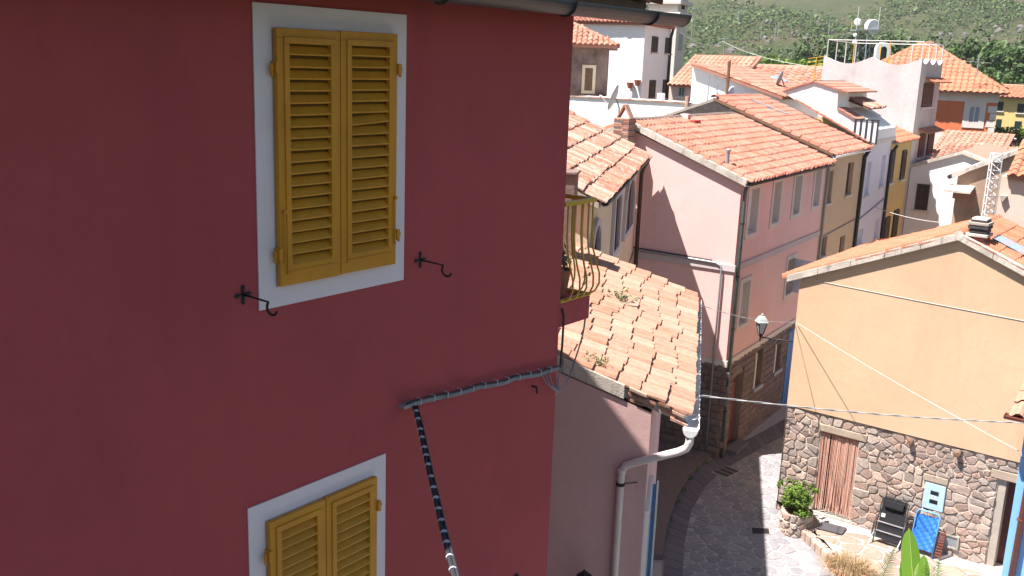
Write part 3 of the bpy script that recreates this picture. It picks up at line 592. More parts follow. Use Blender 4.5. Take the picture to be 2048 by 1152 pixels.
# verge: cement coping to the left, broken layers to the right
for e0, e1, hh, bb in ((-5.0, -2.2, .13, .10), (-2.19, -1.35, .125, .105), (-1.34, -.62, .12, .11)):
    mb = MB(); mb.prism([sw(e0, TN - .005, zr(e0) - hh), sw(e1, TN - .005, zr(e1) - hh), sw(e1, TN - .005, zr(e1) + .05), sw(e0, TN - .005, zr(e0) + .05)], T27 * .12); mb.build('verge_coping', M['verge'], roof, bevel=.008)
R = random.Random(3)
for k in range(16):
    e0 = -.6 + R.uniform(0, .55); l = R.uniform(.08, .22); dz = R.uniform(-.13, .03); t0 = TN + R.uniform(-.04, .06)
    mb = MB(); mb.prism([sw(e0, t0, zr(e0) + dz), sw(e0 + l, t0, zr(e0 + l) + dz), sw(e0 + l, t0, zr(e0 + l) + dz + .028), sw(e0, t0, zr(e0) + dz + .03)], T27 * R.uniform(.1, .16)); mb.build('broken_tile', M['tileworn'], roof)
gz = 6.24; mb = MB(); gutter_half(mb, sw(.165, TN - .05, gz), sw(.165, TF + .05, gz + .03), .085, 10); gt = mb.build('gutter', M['whitemetal'], shed, smooth=True)
mb = MB(); mb.prism([sw(.15 + math.cos(t) * .085, TN - .052, gz + math.sin(t) * .095) for t in [math.pi + math.pi * k / 10 for k in range(11)]], -T27 * .10); mb.build('outlet_box', M['whitemetal'], gt, bevel=.006)
for k in range(9):
    t = TN + .3 + .68 * k; mb = MB(); mb.tube([sw(.165 + math.cos(a) * .091, t, gz + math.sin(a) * .091) for a in [math.pi + math.pi * j / 8 for j in range(9)]] + [sw(.10, t, gz + .05)], .007, 5); mb.build('bracket', M['whitemetal'], gt)
pth = [sw(.15, TN - .10, gz - .06), sw(.15, TN - .10, gz - .17), sw(.12, TN - .09, gz - .24), sw(.04, TN - .09, gz - .29), sw(-.45, TN - .045, gz - .50), sw(-.55, TN - .04, gz - .55), sw(-.592, TN - .04, gz - .63), sw(-.592, TN - .04, gz - .80), sw(-.592, TN - .04, GZ)]
mb = MB(); mb.tube(pth, .046, 12); dp = mb.build('downpipe', M['beigepipe'], shed, smooth=True)
mb = MB(); mb.lathe(sw(-.592, TN - .04, gz - .80), [(.052, 0), (.055, .02), (.052, .04)], 12); mb.tube([sw(-.592, TN - .04, gz - .78), sw(-.40, TN + .01, gz - .76)], .006, 5); mb.build('pipe_clamp', M['iron'], dp)
mb = MB(); mb.lathe(sw(-.592, TN - .04, gz - .66), [(.047, 0), (.053, .01), (.053, .05), (.047, .06)], 12); mb.build('pipe_collar', M['beigepipe'], dp, smooth=True)
# tall blue and white door on the street side, and its printed curtain
dr = MB(); dr.box(fr_, (.29, 1.24), (-.14, -.10), (GZ, 4.94)); door = dr.build('street_door', M['dark'], shed)
mb = MB(); frame4(mb, fr_, .22, 1.31, GZ, 5.02, .07, .002, .05); mb.build('frame', M['whitemetal'], door)
mb = MB(); mb.box(fr_, (1.26, 1.31), (.051, .10), (GZ, 4.9)); mb.build('open_leaf', M['bluep'], door); mb = MB(); mb.box(fr_, (1.25, 1.32), (.101, .125), (2.2, 4.95)); mb.build('leaf_edge', M['whitemetal'], door)
def dots(name, a, b, sc):
    m, N, L, bs = mat_new(name); v = N.new('ShaderNodeTexVoronoi'); v.inputs['Scale'].default_value = sc; L.new(coords(N, L), v.inputs['Vector'])
    L.new(ramp(N, L, v.outputs['Distance'], [(.26, b), (.30, a)]), bs.inputs['Base Color']); bs.inputs['Roughness'].default_value = .9; return m
M['print'] = dots('orange_spotted_cloth', (.55, .25, .12), (.02, .02, .03), 9)
mb = MB(); n = 14
for i in range(n):
    for j in range(8):
        P_ = lambda i, j: fr_.p(.35 + .95 * i / n, .06 + .03 * math.sin(i * 1.9) + .012 * j, GZ + .05 + (3.3) * (1 - j / 8))
        mb.add([P_(i, j), P_(i + 1, j), P_(i + 1, j + 1), P_(i, j + 1)], [(0, 1, 2, 3)])
tag(mb.build('door_curtain', M['print'], None, smooth=True), 'orange spotted cloth curtain hung in the side doorway of the low pink house', 'curtain')
# wall lantern on the front wall, only its cap shows
q = onP(1169, 1139, fs_.p(0, .28, 0), fs_.n); lt = thing('wall_lantern', 'black wall lantern cap at the bottom edge on the low pink house', 'lantern', q - UP * .45)
mb = MB(); mb.lathe(q, [(.002, 0), (.02, -.02), (.03, -.03), (.10, -.09), (.105, -.10), (.02, -.10)][::-1], 6); mb.build('cap', M['iron'], lt)
mb = MB(); mb.lathe(q - UP * .38, [(.045, 0), (.085, .27)], 6); mb.build('glass', M['glass'], lt); mb = MB(); mb.tube([q - UP * .40, q - UP * .45, q - UP * .45 - fs_.n * .28], .012, 6); mb.build('arm', M['iron'], lt)
# stone chimney on its roof, behind the balcony
c = V(onP(1130, 480, sw(0, 15.5, 0), T27)); c = sw(c.dot(E27), 15.5, 0); e_ = c.dot(E27); fc = Fr(sw(e_, 15.5, 0), E27, -T27)
ch = thing('stone_chimney', 'rough stone chimney with flat slab cap on the low pink house, behind the balcony', 'chimney', fc.p(0, 0, zr(e_)))
zt = fc.ac(1150, 350)[1]; mb = MB(); mb.box(fc, (-.28, .12), (-.4, 0), (zr(e_) - .2, zt)); mb.build('stack', M['rubble'], ch, bevel=.02); mb = MB(); mb.box(fc, (-.32, .15), (-.44, .04), (zt, zt + .045)); mb.build('cap', M['rubble'], ch, bevel=.01)
for px, py, lab, s_ in ((1238, 590, 'larger spiky succulent growing on the pale tile roof of the low pink house', 1.0), (1192, 722, 'smaller succulent tuft near the front edge of the pale tile roof', .65)):
    n_ = V((.35 * E27.x, .35 * E27.y, 1)).normalized(); q = onP(px, py + 12 * s_, sw(0, 12, zr(0)) + UP * .05, n_); mb = MB(); R = random.Random(px)
    for k in range(18):
        a = R.uniform(0, 6.28); l = R.uniform(.10, .22) * s_; d = V((math.cos(a), math.sin(a), R.uniform(.3, 1.2))).normalized(); o_ = q + V((R.gauss(0, .08), R.gauss(0, .08), 0)) * s_
        mb.tube([o_, o_ + d * l], [.010 * s_, .004], 4, True, R.random())
        leaves(mb, o_ + d * l, (.05 * s_,) * 3, 9, .028 * s_, R, .2, .5, .4)
    pl_ = tag(mb.build('roof_succulent', M['succ']), lab, 'plant', 'plants on the low roof')
# ================================================================ cream house with arched windows
CE, CT0, CT1 = -2.23, 16.9, 26.2
def zc(e): return 7.86 + .47 * (-2.06 - e)
crm = thing('cream_house', 'cream house with arched grey-framed windows and worn flaking tile roof', 'house', cw(CE, CT0, GZ))
fs_ = Fr(cw(CE, CT0, 0), T25, E25); L_ = CT1 - CT0
mb = MB(); wall_open(mb, fs_, 0, L_, GZ, zc(CE) - .12); q = [cw(CE, CT0, GZ), cw(-7, CT0, GZ), cw(-7, CT0, zc(-7) - .12), cw(CE, CT0, zc(CE) - .12)]
mb.add(q, [(0, 1, 2, 3)]); q = [p + T25 * (L_ - .35) for p in q]; mb.add(q, [(0, 1, 2, 3)]); mb.build('wall', M['cream'], crm)
mb = MB(); gable_roof_slab(mb, (cw(-2.06, CT0 - .2, zc(-2.06)), cw(-2.06, CT1, zc(-2.06))), (cw(-7, CT0 - .2, zc(-7)), cw(-7, CT1 - .3, zc(-7))), .10); roof = mb.build('roof', M['cement'], crm)
tiles(roof, cw(-2.03, CT0 - .2, zc(-2.03)), T25, cw(-1, 0, .47), 43, 9, .22, .46, 'coppo', M['tileworn'], solo=300, jit=1.8, seed=21, lift=.05)
def arch_pts(fr, a0, a1, c0, c1, b, n=10, flat=False):
    if flat: return [fr.p(a0, b, c0), fr.p(a1, b, c0), fr.p(a1, b, c1), fr.p(a0, b, c1)]
    r = (a1 - a0) / 2; k = min(1.0, (c1 - c0) * .55 / r); m_ = (a0 + a1) / 2; cz = c1 - r * k
    return [fr.p(a0, b, c0), fr.p(a1, b, c0)] + [fr.p(m_ + r * math.cos(math.pi * i / n), b, cz + r * k * math.sin(math.pi * i / n)) for i in range(n + 1)]
for a0, a1, c0, c1, fl in ((17.05, 18.35, 5.9, 7.45, False), (20.45, 21.85, 6.12, 7.55, True), (22.85, 25.1, 6.12, 7.62, False)):
    a0 -= CT0; a1 -= CT0; mb = MB(); mb.prism(arch_pts(fs_, a0 + .02, a1 - .02, c0 + .02, c1 - .02, .006, flat=fl), E25 * .03); wn = mb.build('window', M['glass'], crm)
    o_ = arch_pts(fs_, a0, a1, c0, c1, .004, flat=fl); i_ = arch_pts(fs_, a0 + .16, a1 - .16, c0 + .13, c1 - .14, .004, flat=fl); n = len(o_); mb = MB()
    vs = o_ + i_ + [p + E25 * .07 for p in o_] + [p + E25 * .07 for p in i_]
    mb.add(vs, [f for k in range(n) for f in ((2 * n + k, 2 * n + (k + 1) % n, 3 * n + (k + 1) % n, 3 * n + k), (k, (k + 1) % n, 2 * n + (k + 1) % n, 2 * n + k), (n + k, 3 * n + k, 3 * n + (k + 1) % n, n + (k + 1) % n))]); mb.build('surround', M['greypipe'] if 0 else M['pinktrim'], wn)
    m_ = (a0 + a1) / 2; mb = MB(); mb.box(fs_, (m_ - .03, m_ + .03), (.037, .055), (c0 + .13, c1 - .2)); mb.build('frame', M['bluep'] if 0 else M['wood'], wn)
mb = MB(); gutter_half(mb, cw(-1.95, CT0 - .2, 7.87), cw(-1.95, CT1 - .02, 7.87), .075); mb.build('gutter', M['blackpipe'], crm, smooth=True)
mb = MB(); mb.tube([cw(-1.96, CT1 - .15, 7.80), cw(-2.08, CT1 - .15, 7.55), cw(-2.12, CT1 - .15, 7.4), cw(-2.12, CT1 - .15, GZ)], .055, 8); mb.build('downpipe', M['brownwood'], crm, smooth=True)
mb = MB(); mb.tube([fs_.p(L_ - .15, .02, 5.3), fs_.p(L_ - 1.2, .02, 5.15), fs_.p(L_ - 2.2, .02, 4.9)], .012, 5); mb.build('wall_cable', M['cable'], crm)
# brick chimney with two leaning tiles
fc = Fr(P0 - B4 * .62, G4, -B4); a0, z0 = fc.ac(1226, 270); a1, _ = fc.ac(1257, 270); _, z1 = fc.ac(1241, 236); _, z2 = fc.ac(1242, 209); m_ = (a0 + a1) / 2
ch = thing('brick_chimney', 'small brick chimney capped by two leaning tiles, against the pink gable', 'chimney', fc.p(m_, -.2, z0 - .2))
n = 11; hgt = (z1 - (z0 - .15)) / n
for k in range(n):
    for i in range(2):
        x0 = a0 + (a1 - a0) * i / 2; x1 = a0 + (a1 - a0) * (i + 1) / 2; s_ = .06 if k % 2 else 0
        mb = MB(); mb.box(fc, (x0 + (s_ if i else 0), x1 + (0 if i else s_) - .012), (-.40, 0), (z0 - .15 + k * hgt, z0 - .15 + (k + 1) * hgt - .013)); mb.build('brick', M['tileworn'] if (k + i) % 3 else M['block'], ch, bevel=.004)
mb = MB(); mb.box(fc, (a0 + .01, a1 - .02), (-.39, -.01), (z0 - .3, z1)); mb.build('core', M['mortar'], ch)
for s_ in (-1, 1):
    p = [fc.p(m_ + s_ * (a1 - a0) * .48, 0, z1), fc.p(m_ + s_ * (a1 - a0) * .40, 0, z1), fc.p(m_ + s_ * .0, 0, z2 - .05), fc.p(m_ + s_ * .03, 0, z2)]
    mb = MB(); mb.prism([x + B4 * .1 for x in p], B4 * .2); mb.build('leaning_tile', M['tileworn'], ch)

# ================================================================ pink house
PG = Fr(rw(-6.5, 0, 0), G4, -B4); PS = Fr(P0, B4, G4); UL = 7.47
pk = thing('pink_house', 'pink plastered house with stone ground floor and orange tile roof at the bend', 'house', P0 + UP * GZ)
def op(fr, tl, tr, bl): a0, c1 = fr.ac(*tl); a1, _ = fr.ac(*tr); _, c0 = fr.ac(*bl); return a0, a1, c0, c1
up_w = [op(PS, (1498, 370), (1522.5, 367), (1489.5, 481)), op(PS, (1546.8, 356.5), (1567, 353), (1537.4, 459)), op(PS, (1589, 345), (1607.6, 342.6), (1580.8, 440)), op(PS, (1630, 333), (1646.8, 329.7), (1620, 424))]
lo_w = [op(PS, (1480, 559.6), (1504, 553), (1472, 664)), op(PS, (1574, 513), (1592.5, 507), (1566, 601))]
SWD = .13; ops = [(a + SWD, b - SWD, c + SWD, d - SWD) for a, b, c, d in up_w + lo_w]
gd = [(.62, 1.42, GZ + .02, 1.98), (2.35, 2.92, 1.25, 2.32), (4.08, 4.62, 1.3, 2.2), (5.25, 6.15, GZ + .02, 2.32)]
mb = MB(); wall_open(mb, PS, 0, UL, 2.5, 7.45, ops, .16); wall_open(mb, PG, 0, 6.5, 2.5, 7.32)
mb.add([PG.p(0, 0, 7.32), PG.p(6.5, 0, 7.32), PG.p(3.25, 0, 8.50)], [(0, 1, 2)])
mb.add([rw(-6.5, 0, GZ), rw(-6.5, UL, GZ), rw(-6.5, UL, 7.3), rw(-6.5, 0, 7.3)], [(0, 1, 2, 3)]); mb.build('wall', M['pink'], pk)
for i, o_ in enumerate(ops): window(pk, PS, *o_, surround=M['trimw'], sw=SWD - .003, curtain=M['curtain'] if i != 5 else None)
a0, a1, c0, c1 = ops[5]; mb = MB(); m_ = (c0 + c1) / 2
for z0, z1 in ((c0 + .03, c1 - .03),):
    mb.prism([PS.p(a1 - .05, .04, z0), PS.p(a1 - .05, .04, z1), PS.p(a1 - .22, .62, z1), PS.p(a1 - .22, .62, z0)], B4 * .03)
mb.build('open_shutter', M['curtain'], pk)
mb = MB(); mb.box(PS, (.001, UL), (.001, .04), (5.05, 5.22)); mb.box(PG, (0, 6.54), (.001, .04), (5.05, 5.22)); mb.build('string_course', M['pinktrim'], pk)
mb = MB(); mb.box(PS, (.001, UL), (.001, .045), (2.46, 2.63)); mb.box(PG, (0, 6.545), (.001, .045), (2.46, 2.63)); mb.build('plinth_band', M['trimw'], pk)
mb = MB(); wall_open(mb, PS, 0, UL, GZ - .1, 2.5, gd, .2); wall_open(mb, PG, 0, 6.5, GZ - .1, 2.5); sb = mb.build('stone_base', M['mortardark'], pk)
R = random.Random(31); bmesh_pool = []
for k in range(12):
    w_, h_ = .20 + .022 * k, 1.0; mb = MB(); j = lambda: R.uniform(-.012, .012); q = []
    for y, s_ in ((-.02, 0), (.025, 0), (.045, .03)):
        for x, z in ((0, 0), (1, 0), (1, 1), (0, 1)): q.append((x * w_ + (s_ if x == 0 else -s_) + j(), y, z * .178 + (s_ if z == 0 else -s_) + j()))
    mb.add(q, [(0, 1, 5, 4), (1, 2, 6, 5), (2, 3, 7, 6), (3, 0, 4, 7), (4, 5, 9, 8), (5, 6, 10, 9), (6, 7, 11, 10), (7, 4, 8, 11), (8, 9, 10, 11)]); bmesh_pool.append((w_, mb.mesh('stone_block', M['block'])))
def lay_blocks(fr, a0, a1, ops):
    z = GZ - .05
    while z < 2.40:
        a = a0 + R.uniform(0, .02)
        while a < a1 - .1:
            w_, me = R.choice(bmesh_pool)
            if a + w_ > a1: w_, me = bmesh_pool[0]
            hit = [o for o in ops if o[0] < a + w_ + .01 and o[1] > a - .01 and o[2] < z + .16 and o[3] > z + .02]
            if hit:
                w0 = hit[0][0] - a - .012
                if w0 > .12: q = fr.p(a, 0, z); h = fr.h * (w0 / bmesh_pool[0][0]); obj('stone_block', bmesh_pool[0][1], sb, Matrix(((h.x, fr.n.x, 0, q.x), (h.y, fr.n.y, 0, q.y), (0, 0, 1, q.z), (0, 0, 0, 1))))
                a = hit[0][1] + .014; continue
            q = fr.p(a, 0, z); h = fr.h; obj('stone_block', me, sb, Matrix(((h.x, fr.n.x, 0, q.x), (h.y, fr.n.y, 0, q.y), (0, 0, 1, q.z), (0, 0, 0, 1)))); a += w_ + .014
        z += .196
lay_blocks(PS, .01, 6.6, gd); lay_blocks(PG, 4.0, 6.54, [])
mb = MB(); a0, a1, c0, c1 = gd[0]; mb.box(PS, (a0, a1), (-.2, -.15), (c0, c1)); dr = mb.build('door', simple('red_brown_door', (.13, .035, .025), .6), pk)
for k in range(3): mb = MB(); mb.box(PS, (a0 + .08, a1 - .08), (-.149, -.13), (c0 + .1 + k * .62, c0 + .62 + k * .62)); mb.build('panel', simple('red_brown_door', (0, 0, 0)), dr)
mb = MB(); mb.box(PS, (a0 - .1, a1 + .1), (.002, .35), (GZ, GZ + .12)); mb.build('door_step', M['slab'], pk, bevel=.01)
for o_ in gd[1:3]:
    wn = window(pk, PS, *o_, dep=.2, sill=False); mb = MB(); mb.box(PS, (o_[0] - .09, o_[0] - .002), (.046, .07), (o_[2], o_[3])); mb.build('jamb', M['trimw'], wn); mb = MB(); mb.box(PS, (o_[0] - .1, o_[1] + .1), (.046, .11), (o_[2] - .1, o_[2] - .002)); mb.build('sill', M['greypipe'], wn)
a0, a1, c0, c1 = gd[3]; mb = MB(); mb.box(PS, (a0, a1), (-.1, .02), (c0, c1)); dr = mb.build('blue_door', M['bluep'], pk, label='blue painted street door with raised boards')
for k in range(5): mb = MB(); mb.box(PS, (a0 + .02 + k * .174, a0 + .175 + k * .174), (.021, .045), (c0 + .03, c1 - .03)); mb.build('board', M['bluep'], dr)
mb = MB(); mb.tube([PS.p(.10, .10, 7.28), PS.p(.10, .08, 7.1), PS.p(.10, .08, GZ)], .05, 10); dp = mb.build('downpipe', M['greenpipe'], pk, smooth=True)
for z in (6.3, 4.9, 3.5, 1.2): mb = MB(); mb.lathe(PS.p(.10, .08, z), [(.055, 0), (.06, .02), (.055, .04)], 10); mb.build('pipe_clamp', M['blackpipe'], dp)
cpt = [PG.p(3.4, .06, 5.27), PG.p(5.6, .06, 5.24), PG.p(6.02, .06, 5.23), PG.p(6.15, .06, 5.17), PG.p(6.18, .06, 5.05), PG.p(6.18, .06, .2)]; mb = MB(); mb.tube(cpt, .028, 8); mb.build('conduit', M['greypipe'], pk, smooth=True)
mb = MB(); mb.tube([PG.p(3.2, .05, 5.32), PG.p(5.9, .05, 5.285)], .018, 6); mb.build('wall_cable', M['cable'], pk)
PT = .375
def zp(g, z0=7.42): return z0 + PT * (.15 - g)
def row_roof(root, u0, u1, z0, gr, mat, cols, rows, solo, seed, slabm='cement', back=True):
    mb = MB(); gable_roof_slab(mb, (rw(.15, u0, zp(.15, z0)), rw(.15, u1, zp(.15, z0))), (rw(gr, u0, zp(gr, z0)), rw(gr, u1, zp(gr, z0))), .09)
    if back: gable_roof_slab(mb, (rw(2 * gr - .15, u1, z0), rw(2 * gr - .15, u0, z0)), (rw(gr - .004, u1, zp(gr, z0)), rw(gr - .004, u0, zp(gr, z0))), .09)
    rf = mb.build('roof', M[slabm], root); L_ = (u1 - u0); sl = math.hypot(.2 - gr, PT * (.2 - gr))
    tiles(rf, rw(.22, u0, zp(.22, z0)), B4, G4 * -1 + UP * PT, cols, rows, L_ / cols, sl / rows, 'port', mat, solo=solo, seed=seed, lift=.046)
    return rf
rf = row_roof(pk, -.1, UL - .02, 7.42, -3.22, M['tile'], 34, 11, 300, 41)
tiles(rf, rw(-6.6, -.1, 7.42), B4, G4 + UP * PT, 34, 11, 7.55 / 34, .325, 'port', M['tile'], solo=0, seed=42)
ridge_tiles(rf, rw(-3.22, -.12, zp(-3.22) + .03), rw(-3.22, UL - .1, zp(-3.22) + .03), 19, .13, M['ridge'])
for s_, g0, g1 in ((1, .17, -3.2), (-1, -6.6, -3.2)):
    mb = MB(); z0, z1 = (zp(.17), zp(-3.2)); mb.prism([rw(g0, -.13, z0 - .12), rw(g1, -.13, z1 - .12), rw(g1, -.13, z1 + .05), rw(g0, -.13, z0 + .05)], B4 * .13); mb.build('verge', M['verge'], rf)
mb = MB(); gutter_half(mb, rw(.22, -.15, 7.37), rw(.22, UL, 7.37), .07); mb.build('gutter', M['blackpipe'], pk, smooth=True)
q = rw(-.55, .32, zp(-.55)); mb = MB(); mb.tube([q - UP * .1, q + UP * .42], .045, 10); mb.lathe(q + UP * .42, [(.065, 0), (.065, .05), (.02, .08)], 10); tag(mb.build('vent_pipe', M['greypipe'], None, smooth=False), 'thin grey vent pipe standing on the pink house roof near its eave', 'vent pipe')
q = rw(-3.05, 3.2, zp(-3.05)); mb = MB(); mb.box(Fr(q, G4, -B4), (-.12, .12), (-.12, .12), (-.05, .22)); vb = mb.build('stack', M['trimw']); t = thing('roof_vent', 'little white roof vent with red flashing below the pink house ridge', 'vent', q); vb.parent = t; vb.matrix_parent_inverse = WM[t.name].inverted(); mb = MB(); mb.box(Fr(q, G4, -B4), (-.2, .4), (-.2, .25), (-.02, .06)); mb.build('flashing', simple('red_flashing', (.45, .05, .04), .6), t)

# ================================================================ beige, lilac and yellow houses of the row
def row_house(name, label, u0, u1, ztop, mat, wins, z0eave, gr, depth=6.4):
    r = thing(name, label, 'house', rw(0, u0, GZ)); fr = Fr(rw(0, u0, 0), B4, G4); ops = []
    for tl, tr, bl in wins: a0, a1, c0, c1 = op(fr, tl, tr, bl); ops.append((a0, a1, c0, c1))
    mb = MB(); wall_open(mb, fr, 0, u1 - u0, GZ, ztop, ops, .14)
    for u in (u0, u1): mb.add([rw(0, u, GZ), rw(-depth, u, GZ), rw(-depth, u, ztop), rw(gr, u, zp(gr, z0eave) - .1), rw(0, u, ztop)], [(0, 1, 2, 3, 4)])
    mb.add([rw(-depth, u0, GZ), rw(-depth, u1, GZ), rw(-depth, u1, ztop), rw(-depth, u0, ztop)], [(0, 1, 2, 3)]); mb.build('wall', mat, r); return r, fr, ops
bg_, fb, ops = row_house('beige_house', 'beige plastered row house with narrow brown windows, next to the pink house', UL, 12.0, 7.5, M['beige'],
    [((1657, 343), (1668, 340), (1651, 408)), ((1697, 326), (1709, 322), (1689, 392)), ((1645, 476), (1655, 473), (1640, 515)), ((1681, 474), (1691, 470), (1674, 515))], 7.68, -3.95, 7.9)
for o_ in ops: window(bg_, fb, *o_, frame=M['wood'])
rf = row_roof(bg_, UL + .03, 12.0, 7.66, -3.95, M['tile'], 20, 13, 260, 51)
ridge_tiles(rf, rw(-3.95, UL + .03, zp(-3.95, 7.66) + .03), rw(-3.95, 12, zp(-3.95, 7.66) + .03), 12, .13, M['tile'])
mb = MB(); mb.prism([rw(.17, UL - .03, 7.62), rw(-3.95, UL - .03, zp(-3.95, 7.66) - .06), rw(-3.95, UL - .03, zp(-3.95, 7.66) + .03), rw(.17, UL - .03, 7.70)], B4 * .05); mb.build('verge', M['wood'], rf)
mb = MB(); mb.prism([rw(-7.9, UL - .012, 7.2), rw(-3.95, UL - .012, zp(-3.95, 7.66) - .62), rw(.05, UL - .012, 7.3), rw(.05, UL - .012, 7.58), rw(-3.95, UL - .012, zp(-3.95, 7.66) - .09), rw(-7.9, UL - .012, 7.56)], B4 * .01); mb.build('gable_strip', M['darkcap'], rf)  # dark strip along the gap between pink roof and beige verge
mb = MB(); gutter_half(mb, rw(.23, UL, 7.60), rw(.23, 12.0, 7.60), .07); mb.build('gutter', M['whitemetal'], bg_, smooth=True)
mb = MB(); mb.tube([rw(.22, UL + .12, 7.55), rw(.06, UL + .14, 7.3), rw(.06, UL + .14, GZ)], .045, 8); mb.build('downpipe', M['greypipe'], bg_, smooth=True)
mb = MB(); mb.tube([fb.p(.2, .02, 4.95), fb.p(2.2, .02, 5.02), fb.p(4.5, .02, 5.1)], .02, 6); mb.build('wall_cable', M['cablegrey'], bg_)
q = rw(-3.3, 9.9, zp(-3.3, 7.66) + .08); fq = Fr(q, B4, G4, (G4 * PT + UP).normalized()); mb = MB(); mb.prism([rw(-3.4, 9.6, zp(-3.4, 7.66) + .10), rw(-2.3, 10.1, zp(-2.3, 7.66) + .10), rw(-2.3, 10.35, zp(-2.3, 7.66) + .10), rw(-3.4, 9.85, zp(-3.4, 7.66) + .10)], UP * .06); tag(mb.build('metal_flue', M['greypipe']), 'grey metal flue lying on the beige house roof below its ridge', 'flue')

lil, fl_, ops = row_house('lilac_house', 'pale lilac-white row house with glazed roof terrace above its eave', 12.0, 16.2, 7.78, M['lilac'],
    [((1735, 325), (1744, 322), (1727, 392)), ((1765, 311), (1773, 309), (1758, 374)), ((1712, 463), (1727, 458), (1708, 494)), ((1751, 441), (1760, 438), (1743, 482))], 7.9, -1.0)
for o_ in ops: window(lil, fl_, *o_, frame=M['curtain'], curtain=M['curtain'])
fu = Fr(rw(-8, 12.02, 0), G4, -B4); prof = [(1566, 184), (1628, 165), (1676, 180), (1674, 217), (1712, 240), (1738, 262), (1738, 287), (1592, 201)]
pl = [fu.ac(*p) for p in prof]; mb = MB(); mb.prism([fu.p(a, 0, c) for a, c in pl] , B4 * 4.1); mb.build('upper_wall', M['white'], lil)
def coping(root, fr, pts, w_, th, mat, n0=.22, off=.0):
    for (p, q) in zip(pts[:-1], pts[1:]):
        a, b = fr.p(p[0], .06, p[1] + off), fr.p(q[0], .06, q[1] + off); n = max(2, int((b - a).length / n0)); d = (b - a) / n
        mb = MB(); dn = d.normalized(); u = dn.cross(fr.n).normalized(); u = u if u.z > 0 else -u
        mb.prism([V((0, 0, 0)), d * 1.08 + u * th * .25, d * 1.08 + u * th, u * th * .75], -fr.n * w_); me = mb.mesh('coping_tile', mat)
        for k in range(n): obj('coping_tile', me, root, Matrix.Translation(a + d * k))
cp = lil
coping(lil, fu, [pl[0], pl[1]], 4.2, .07, M['tile'], .3); coping(lil, fu, [pl[1], (pl[2][0] + .35, pl[2][1] - .10)], 4.2, .07, M['tile'], .3); coping(lil, fu, [pl[3], pl[4]], 1.2, .06, M['tile'], .25)
coping(lil, fu.sh(0, .16, 0), [(pl[7][0], pl[7][1] + .02), (pl[6][0], pl[6][1] + .04)], .34, .06, M['tile'], .3)
mb = MB(); mb.box(Fr(rw(.12, 12.1, 0), B4, G4), (0, 4.0), (-.3, .05), (7.72, 7.86)); mb.build('terrace_edge', M['trimw'], lil)
gt = thing('terrace_screen', 'dark metal framed glass screen on the roof terrace of the lilac house', 'screen', rw(-.5, 12.1, 7.9)); fg = fu.sh(0, .10, 0)
pt = [fg.ac(1712 + 11.7 * k, 237 - 2.4 * k) for k in range(5)]; pb_ = [fg.ac(1713 + 11.5 * k, 272 + 3.0 * k) for k in range(5)]
for k in range(5): mb = MB(); mb.box(fg, (pt[k][0] - .03, pt[k][0] + .03), (-.03, .03), (pb_[k][1] - .1, pt[0][1])); mb.build('post', M['gutter'], gt)
for k in range(4):
    mb = MB(); mb.box(fg, (pt[k][0] + .03, pt[k + 1][0] - .03), (-.028, .028), (pt[0][1] - .06, pt[0][1] - .003)); mb.build('rail', M['gutter'], gt)
    mb = MB(); mb.prism([fg.p(pt[k][0] + .035, -.004, pb_[k][1] - .05), fg.p(pt[k + 1][0] - .035, -.004, pb_[k + 1][1] - .05), fg.p(pt[k + 1][0] - .035, -.004, pt[0][1] - .07), fg.p(pt[k][0] + .035, -.004, pt[0][1] - .07)], fg.n * .008); mb.build('pane', M['curtain'], gt)
q0 = rw(-1.3, 13.6, 9.15); cn = thing('terrace_canopy', 'short canopy of old barrel tiles over the lilac house terrace', 'canopy', q0); mb = MB(); gable_roof_slab(mb, (rw(-.35, 13.5, 8.95), rw(-.35, 15.6, 8.95)), (rw(-1.2, 13.5, 9.25), rw(-1.2, 15.6, 9.25)), .05); rf = mb.build('board', M['wood'], cn)
tiles(rf, rw(-.3, 13.5, 8.95), B4, G4 * -1 + UP * .35, 8, 2, .27, .45, 'coppo', M['tileworn'], solo=20, seed=6)

yl, fy, ops = row_house('narrow_yellow_house', 'narrow ochre yellow row house with brown shutters below the grey tower', 16.2, 19.85, 7.55, M['yel'], [], 7.65, -2.4)
for tl, br in (((1782, 300), (1790, 362)), ((1805, 301), (1813, 355)), ((1788, 421), (1797, 470)), ((1770, 436), (1779, 485))): far_window(yl, fy, tl[0], br[0], tl[1], br[1], M['brownwood'])
rf = row_roof(yl, 16.25, 19.85, 7.62, -2.4, M['tilenew'], 15, 8, 120, 61, back=False)
mb = MB(); mb.tube([rw(.2, 16.3, 7.5), rw(.06, 16.15, 7.2), rw(.06, 16.15, GZ)], .06, 8); mb.build('downpipe', M['blackpipe'], yl, smooth=True)
mb = MB(); mb.tube([rw(.2, 12.05, 7.6), rw(.06, 12.0, 7.3), rw(.06, 12.0, GZ)], .075, 8); mb.build('downpipe', M['blackpipe'], lil, smooth=True)
mb = MB(); mb.tube([fl_.p(.2, .02, 5.0), fl_.p(2.2, .02, 5.22), fl_.p(4.1, .02, 5.45)], .025, 6); mb.build('wall_cable', M['cablegrey'], lil)

